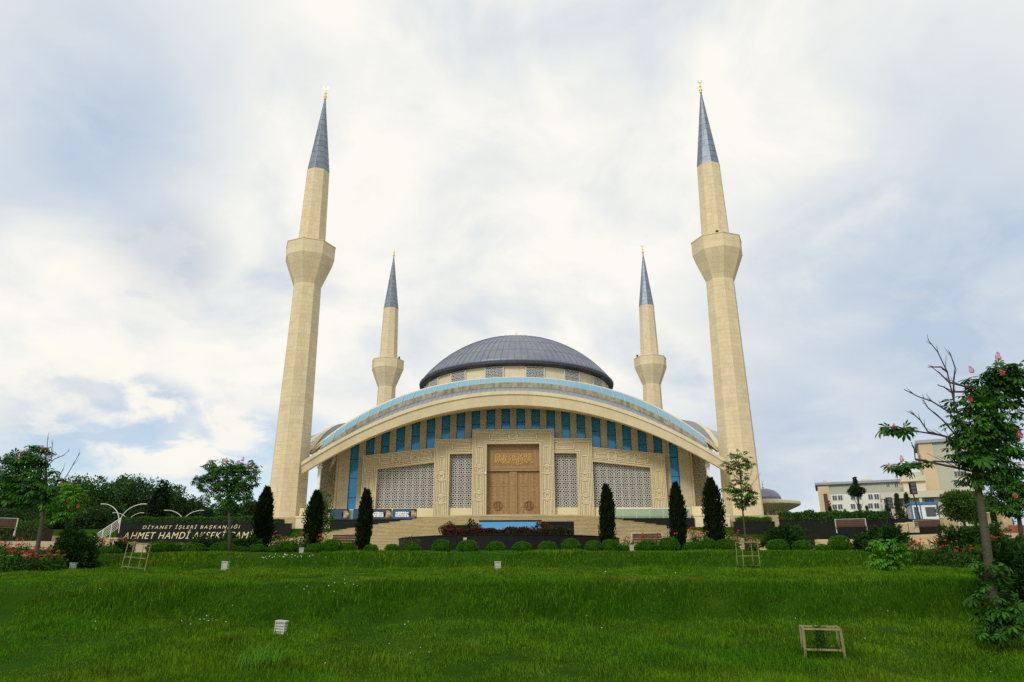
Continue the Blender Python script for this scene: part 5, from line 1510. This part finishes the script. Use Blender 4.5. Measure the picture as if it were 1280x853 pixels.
stone_block(1184, 54, 648, 662, 9, 'short pale stone pillar behind the dark juniper'); stone_block(1193, 56, 641, 660, 8, 'pale stone pillar before the bright green tree')
stone_block(1258, 44, 640, 660, 11, 'tall pale stone pillar right of the big chestnut trunk'); stone_block(1234, 46, 642, 661, 7, 'pale stone pillar half hidden by the big chestnut trunk')
c = at(1272, 659, 43)
t = thing('brick_wall', (c.x + 1.5, 43, gzf(c.x, 43)), 'low red brick wall with pale coping at the right edge', 'wall')
hh_ = at(1272, 656, 43).z - gzf(c.x, 43)
for r_ in range(4):
    for q in range(8): MB().b2(-2 + q * .5 + (r_ % 2) * .25 - .12, -2 + q * .5 + (r_ % 2) * .25 + .36, 0, .25, hh_ - .5 + r_ * .12, hh_ - .39 + r_ * .12).build('brick', M['brick'], t)
MB().b2(-2.2, 2.3, .02, .24, -.2, hh_ - .5).build('core', M['black'], t)
MB().b2(-2.3, 2.4, -.1, .3, hh_ - .64, hh_ - .52).build('coping', M['lead_light'], t)

# double armed street lamps
def street_lamp(px, Y, base_z, knee_y, tip_y, left_px, right_px, label):
    k = at(px, knee_y, Y); t = thing('street_lamp', (k.x, Y, base_z), label, 'street lamp', 'white double armed street lamps')
    zk = k.z - base_z
    MB().tube([(0, 0, 0), (0, 0, zk)], [.13, .10], 10).build('pole', M['steel'], t)
    for s, tx in ((-1, left_px), (1, right_px)):
        e = at(tx, tip_y, Y); ex, ez = e.x - k.x, e.z - k.z
        pts = [(s * .05 + (ex - s * .05) * (1 - math.cos(u)) , 0, zk - .3 + (ez + .3) * math.sin(u)) for u in np.linspace(0, math.pi / 2, 12)]
        MB().tube(pts, [.055 - .02 * i / 11 for i in range(12)], 7).build('arm', M['steel'], t)
        MB().box((ex * .93, 0, zk + ez - .02), (abs(ex) * .26, .22, .07)).build('lamp_head', M['steel'], t)
street_lamp(149.5, 79, 2.5, 650, 630, 128, 182, 'white double armed street lamp at the left end of the name wall')
street_lamp(229, 96, 4.3, 650, 638, 207, 254, 'white double armed street lamp behind the hedge on the name wall')
street_lamp(160, 112, 4.3, 652, 641, 142, 179, 'white street lamp half hidden behind the first one')
street_lamp(268, 150, 4.3, 652, 645.5, 254, 284, 'farthest white street lamp barely above the hedge')
# stair handrail at the end of the name wall
hr0, hr1 = at(118, 672, 73.3), at(151, 649, 73.3)
t = thing('handrail', (hr0.x, 73.3, gzf(hr0.x, 70)), 'sloping white stair handrail left of the name wall', 'handrail')
o_ = Vector((hr0.x, 73.3, gzf(hr0.x, 70)))
for k in range(6):
    MB().bar(hr0 - o_ + Vector((0, 0, -.18 * k + .2)), hr1 - o_ + Vector((0, 0, -.18 * k + .1)), .07 if k == 0 else .035).build('rail', M['steel'], t)
for u in (0, .33, .66, 1):
    p = hr0.lerp(hr1, u) - o_
    MB().bar(p + Vector((0, 0, .15)), p + Vector((0, 0, -1.4)), .06).build('post', M['steel'], t)
# flight of pale side steps beneath it, with a black cheek
ss_ = thing('side_steps', (hr0.x - 1.2, 73.5, 1.1), 'pale side steps rising beneath the white handrail', 'steps')
for k in range(13): MB().b2(-3.5 + k * .45, 3.4, .0 + .1, 3.2, .16 * k, .16 * (k + 1)).build('step', M['step'], ss_)
MB().b2(-26, -3.6, .3, 3.2, 0, 2.3).build('landing_wall', M['step'], ss_)

# timber sapling cages
def cage(px, Y, wpx, hpx, label, lean=0.0, mid=True, d=None):
    c = on_ground(px, Y); w = wpx * mpp(Y); h = hpx * mpp(Y); d = d or w
    t = thing('timber_cage', (c.x, c.y, c.z), label, 'tree guard', 'timber sapling cages', .12)
    t.rotation_euler = (0, lean, -math.atan2(c.x, c.y) + (.08 if Y < 20 else .38))
    b = .030 if Y < 20 else .020
    for sx_, sy2 in ((-1, -1), (1, -1), (1, 1), (-1, 1)):
        MB().bar((sx_ * w / 2 * 1.04, sy2 * d / 2 * 1.04, -.1), (sx_ * w / 2, sy2 * d / 2, h), b).build('post', M['wood'], t)
    for z in ((.10, h - .02) if not mid else (.10, h * .46, h - .02)):
        for (p, q) in (((-w / 2, -d / 2), (w / 2, -d / 2)), ((w / 2, -d / 2), (w / 2, d / 2)), ((w / 2, d / 2), (-w / 2, d / 2)), ((-w / 2, d / 2), (-w / 2, -d / 2))):
            MB().bar((*p, z), (*q, z), b * .8, b).build('rail', M['wood'], t)
    return t
cage(1028, 13.0, 41, 31, 'low timber cage round a sapling in the near grass', 0, False, .62)
cage(935.5, 25.3, 20, 32, 'tall pale timber cage on the lawn before the slender tree', 0)
cage(165, 25.0, 20, 34, 'tall pale timber cage leaning beside the left rose bed', .10)
sp0 = on_ground(1028, 13.0)
t = thing('sapling', (sp0.x - .02, sp0.y, sp0.z), 'tiny dark sapling inside the low timber cage', 'sapling')
q = np.stack([rng.normal(0, .05, 160), rng.normal(0, .05, 160), rng.uniform(.05, .42, 160)], 1)
link('foliage', np_mesh('foliage', *leaves(q, unit(160) + np.array([0, 0, .5]), .07, .028), M['jun']), t)
MB().tube([(0, 0, -.02), (.01, 0, .38)], [.008, .004], 5).build('stem', M['bark_dark'], t)

# garden lamp boxes with louvred sides
def lamp_box(px, Y, wpx, hpx, label, tilt=0.0):
    c = on_ground(px, Y); w = wpx * mpp(Y) * .78; h = hpx * mpp(Y) * .85
    t = thing('garden_lamp', (c.x, c.y, c.z), label, 'garden lamp', 'small white louvred garden lamps')
    t.rotation_euler = (0, tilt, random.uniform(-.2, .2))
    MB().box((0, 0, h * .45), (w * .74, w * .74, h * .9)).build('body', M['weathered'], t)
    MB().box((0, 0, h * .96), (w * 1.06, w * 1.06, h * .09)).build('cap', M['weathered'], t)
    n = 5
    for k in range(n):
        z = h * (.12 + .76 * k / (n - 1))
        MB().box((0, 0, z), (w * .94, w * .94, h * .075), taper=.9).build('louvre', M['weathered'], t)
    for sx_ in (-1, 1):
        MB().box((sx_ * w * .44, -w * .44, h * .46), (w * .09, w * .09, h * .92)).build('corner_post', M['weathered'], t)
lamp_box(349, 14.7, 16, 19, 'white louvred garden lamp nearest the viewer in the grass', .08)
lamp_box(280, 24.6, 9.5, 14, 'white louvred garden lamp below the name wall', .04)
lamp_box(621.5, 24.4, 10, 13, 'white louvred garden lamp on the lawn in line with the doors')
lamp_box(376, 30.4, 7, 8, 'small garden lamp at the crest below the second cypress')
lamp_box(789, 30.5, 6.5, 10, 'small garden lamp at the crest below the right bench')
lamp_box(90, 25.4, 8, 10, 'small garden lamp under the big juniper on the left')

# ================================================================ BUILDINGS ON THE RIGHT
# domed pavilion
pv = at(957, 640, 112)
t = thing('pavilion', (pv.x, 112, 5.0), 'small domed stone pavilion with wide flaring eave behind the right minaret', 'pavilion')
e0, e1, d0, d1 = at(957, 640, 112).z - 5, at(957, 629, 112).z - 5, at(957, 624.5, 112).z - 5, at(957, 611, 112).z - 5
MB().lathe([(3.0, 0), (3.0, e0 + .2)], 16).build('wall', M['facade'], t)
MB().lathe([(2.9, e0 - .1), (4.9, e0 + .75), (5.2, e0 + .95), (5.2, e1 + .0), (4.6, e1 + .12), (2.6, e1 + .2)], 32).build('eave', M['cream'], t)
MB().lathe([(3.6, e1 + .14), (2.5, d0 - .25), (2.5, d0)], 32).build('apron', M['lead_light'], t)
pr = [(2.5 * math.cos(u), d0 + (d1 - d0) * math.sin(u)) for u in np.linspace(0, math.pi / 2 * .97, 9)]
MB().lathe(pr, 32).build('dome', M['lead'], t, smooth=True)
link('finial', finial_mesh(.7), t, (0, 0, d1 - .05))
pl_ = MB()
put = lambda cx, cz, dp: ((cx, -3.05, cz), (1, 0, 0), (0, 0, 1), (0, -dp, 0))
for k in range(3): cell_bars(pl_, -1.3 + 1.3 * k, e0 - .55, 1.0, put)
pl_.build('lattice', M['screen_back'], t)

# offices
def office(name, label, px0, px1, Y, top, mats, extra=None):
    a, b = at(px0, top, Y), at(px1, top, Y); zt = at((px0 + px1) / 2, top, Y).z
    t = thing(name, ((a.x + b.x) / 2, Y, 6.0), label, 'building', 'office buildings on the right')
    az = math.atan2(t.location.x, Y) * .88; t.rotation_euler = (0, 0, -az); t.scale = (math.cos(az), 1, 1)
    return t, a.x - t.location.x, b.x - t.location.x, zt - 6.0
def win_grid(t, ox, Y, xs, rows, w, h, y=-.05):
    fm = MB().b2(-w / 2 - .12, w / 2 + .12, -.06, .02, -h / 2 - .12, h / 2 + .12).mesh('window', M['white'])
    pm = MB().b2(-w / 2, -.05, -.10, -.061, -h / 2, h / 2).b2(.05, w / 2, -.10, -.061, -h / 2, h / 2).mesh('pane', M['off_glass'])
    for px in xs:
        for py in rows:
            p = at(px, py, Y)
            f = link('window', fm, t, (p.x - ox[0], y, p.z - ox[1])); link('pane', pm, f)
YO = 225
t, xl, xr, zt = office('office_building', 'long four storey office wing with white and sage walls', 1021, 1136, YO, 604.5, None)
ox = (t.location.x, 6.0)
zw = at(1070, 617, YO).z - 6
MB().b2(xl, xr, 0, 18, -1, zt).build('wall', M['off_grey'], t)
xa, xb = at(1036, 610, YO).x - ox[0], at(1102, 610, YO).x - ox[0]
MB().b2(xa, xb, -.03, 0, -1, zw).build('white_wall', M['off_white'], t)
xc0, xc1 = at(1022, 610, YO).x - ox[0], at(1036, 610, YO).x - ox[0]
MB().b2(xc0, xc1, -.8, -.002, -1, zt - .5).build('corner_tower', M['off_orange'], t)
MB().b2(at(1028, 610, YO).x - ox[0], at(1033, 610, YO).x - ox[0], -.86, -.81, -1, zw + .3).build('stair_window', M['bench'], t)
MB().b2(xl - .7, xr + .3, -1.1, 19, zt, zt + .7).build('roof', M['lead_light'], t)
win_grid(t, ox, YO, (1043.5, 1050.5, 1066.5, 1074, 1088, 1095.5), (621.5, 632.8, 642.5), 1.35, 1.5, -.06)
win_grid(t, ox, YO, (1109, 1119), (607.8,), 1.0, 1.3)
MB().b2(xl + 2, xl + 3.2, 4, 5.4, zt + .7, zt + 2.0).b2(xr - 14, xr - 11, 5, 7, zt + .7, zt + 1.8).build('roof_box', M['off_cream'], t)
YT = 215
t, xl, xr, zt = office('office_tower', 'tall cream and peach office tower behind the chestnut tree', 1149, 1212, YT, 551, None)
ox = (t.location.x, 6.0)
x1_, x2_, x3_ = (at(p, 580, YT).x - ox[0] for p in (1152.5, 1170, 1191))
MB().b2(x1_, x2_, -.4, 20, -1, zt - .4).build('peach_wall', M['off_orange'], t)
MB().b2(x2_, x3_, 0, 20, -1, zt - .4).build('sage_wall', M['off_grey'], t)
MB().b2(x3_, xr, .4, 20, -1, zt - .4).build('white_wall', M['off_white'], t)
MB().b2(x1_ - .8, xr + .5, -1.0, 21, zt - .4, zt + .5).build('roof', M['lead_light'], t)
MB().b2(x3_ + .5, xr, .2, .398, -1, zt - 2).build('window_bay', M['off_cream'], t)
win_grid(t, ox, YT, (1196.5, 1204), (568, 580, 593, 605), 1.7, 1.6, .1)
MB().b2(x1_ - 6.5, x1_ - .1, 2, 14, -1, at(1145, 562, YT).z - 12).build('low_block', M['off_cream'], t)
YB = 205
t, xl, xr, zt = office('office_annex', 'low cream annex with flat overhanging roof and dark windows', 1100, 1192, YB, 614, None)
ox = (t.location.x, 6.0)
MB().b2(xl + 1.2, xr, 2, 12, -1, zt - 1.8).build('wall', M['off_cream'], t)
MB().b2(xl, xr + 1, 0, 13, zt - 1.8, zt).build('roof_slab', M['off_cream'], t)
xm0, xm1 = at(1127, 600, YB).x - ox[0], at(1157, 600, YB).x - ox[0]
zb = at(1140, 592.5, YB).z - 6
MB().b2(xm0 + .5, xm1, 5, 12, zt - .01, zb - 1.6).build('upper_block', M['off_cream'], t)
MB().b2(xm0, xm1 + .3, 4, 12.4, zb - 1.6, zb).build('upper_slab', M['off_cream'], t)
win_grid(t, ox, YB, (1124, 1162), (625.5,), 2.6, 2.6, 1.95)
win_grid(t, ox, YB, (1108,), (628,), 1.0, 2.6, 1.95)
for px in (1103, 1116, 1134, 1150): 
    x = at(px, 620, YB).x - ox[0]; MB().b2(x - .35, x + .35, .3, .9, -1, zt - 1.81).build('column', M['off_cream'], t)
# blue and white booth
kz = at(1158, 648, 86)
t = thing('booth', (kz.x, 86, 4.8), 'small white booth with blue frame and roof behind the black wall', 'booth', None, -.25)
kw = 29 * mpp(86, 6); kh = at(1158, 628, 86).z - 4.8
MB().b2(-kw / 2, kw / 2, 0, 2.2, 0, kh - .25).build('wall', M['white'], t)
MB().b2(-kw / 2 - .12, kw / 2 + .12, -.15, 2.35, kh - .25, kh).build('roof', M['kiosk_blue'], t)
for x in (-kw / 2, -kw * .16, kw / 2): MB().b2(x - .07, x + .07, -.04, .03, 0, kh - .25).build('corner_post', M['kiosk_blue'], t)
MB().b2(kw * .02, kw * .40, -.03, -.001, kh * .36, kh * .78).build('window', M['off_glass'], t)
MB().b2(-kw * .42, -kw * .24, -.03, -.001, kh * .2, kh * .8).build('door', M['off_glass'], t)
# black floodlights on poles
for (px, ty, by, wpx, Y, lab) in ((1142.5, 603, 618, 8, 80, 'tall black floodlight panel on a pole before the annex'), (1113, 622, 636, 7, 84, 'lower black floodlight panel left of the blue booth')):
    a, b = at(px, ty, Y), at(px, by, Y); base = at(px + 5, 650, Y)
    t = thing('floodlight', (b.x, Y, 4.2), lab, 'floodlight', 'black floodlights on poles')
    w = wpx * mpp(Y, 8)
    hd = MB().box((0, 0, (a.z + b.z) / 2 - 4.2), (w, .25, a.z - b.z)); hd.box((0, .18, (a.z + b.z) / 2 - 4.2), (w * .7, .12, (a.z - b.z) * .7))
    hd.build('lamp_head', M['black_paint'], t)
    for k in range(3): MB().box((0, -.14, (a.z + b.z) / 2 - 4.2 + (k - 1) * (a.z - b.z) * .31), (w * .7, .03, (a.z - b.z) * .24)).build('lens', M['off_glass'], t)
    MB().tube([(.45, .2, -.2), (.02, .25, b.z - 4.2 + .4)], .07, 7).build('pole', M['black_paint'], t)
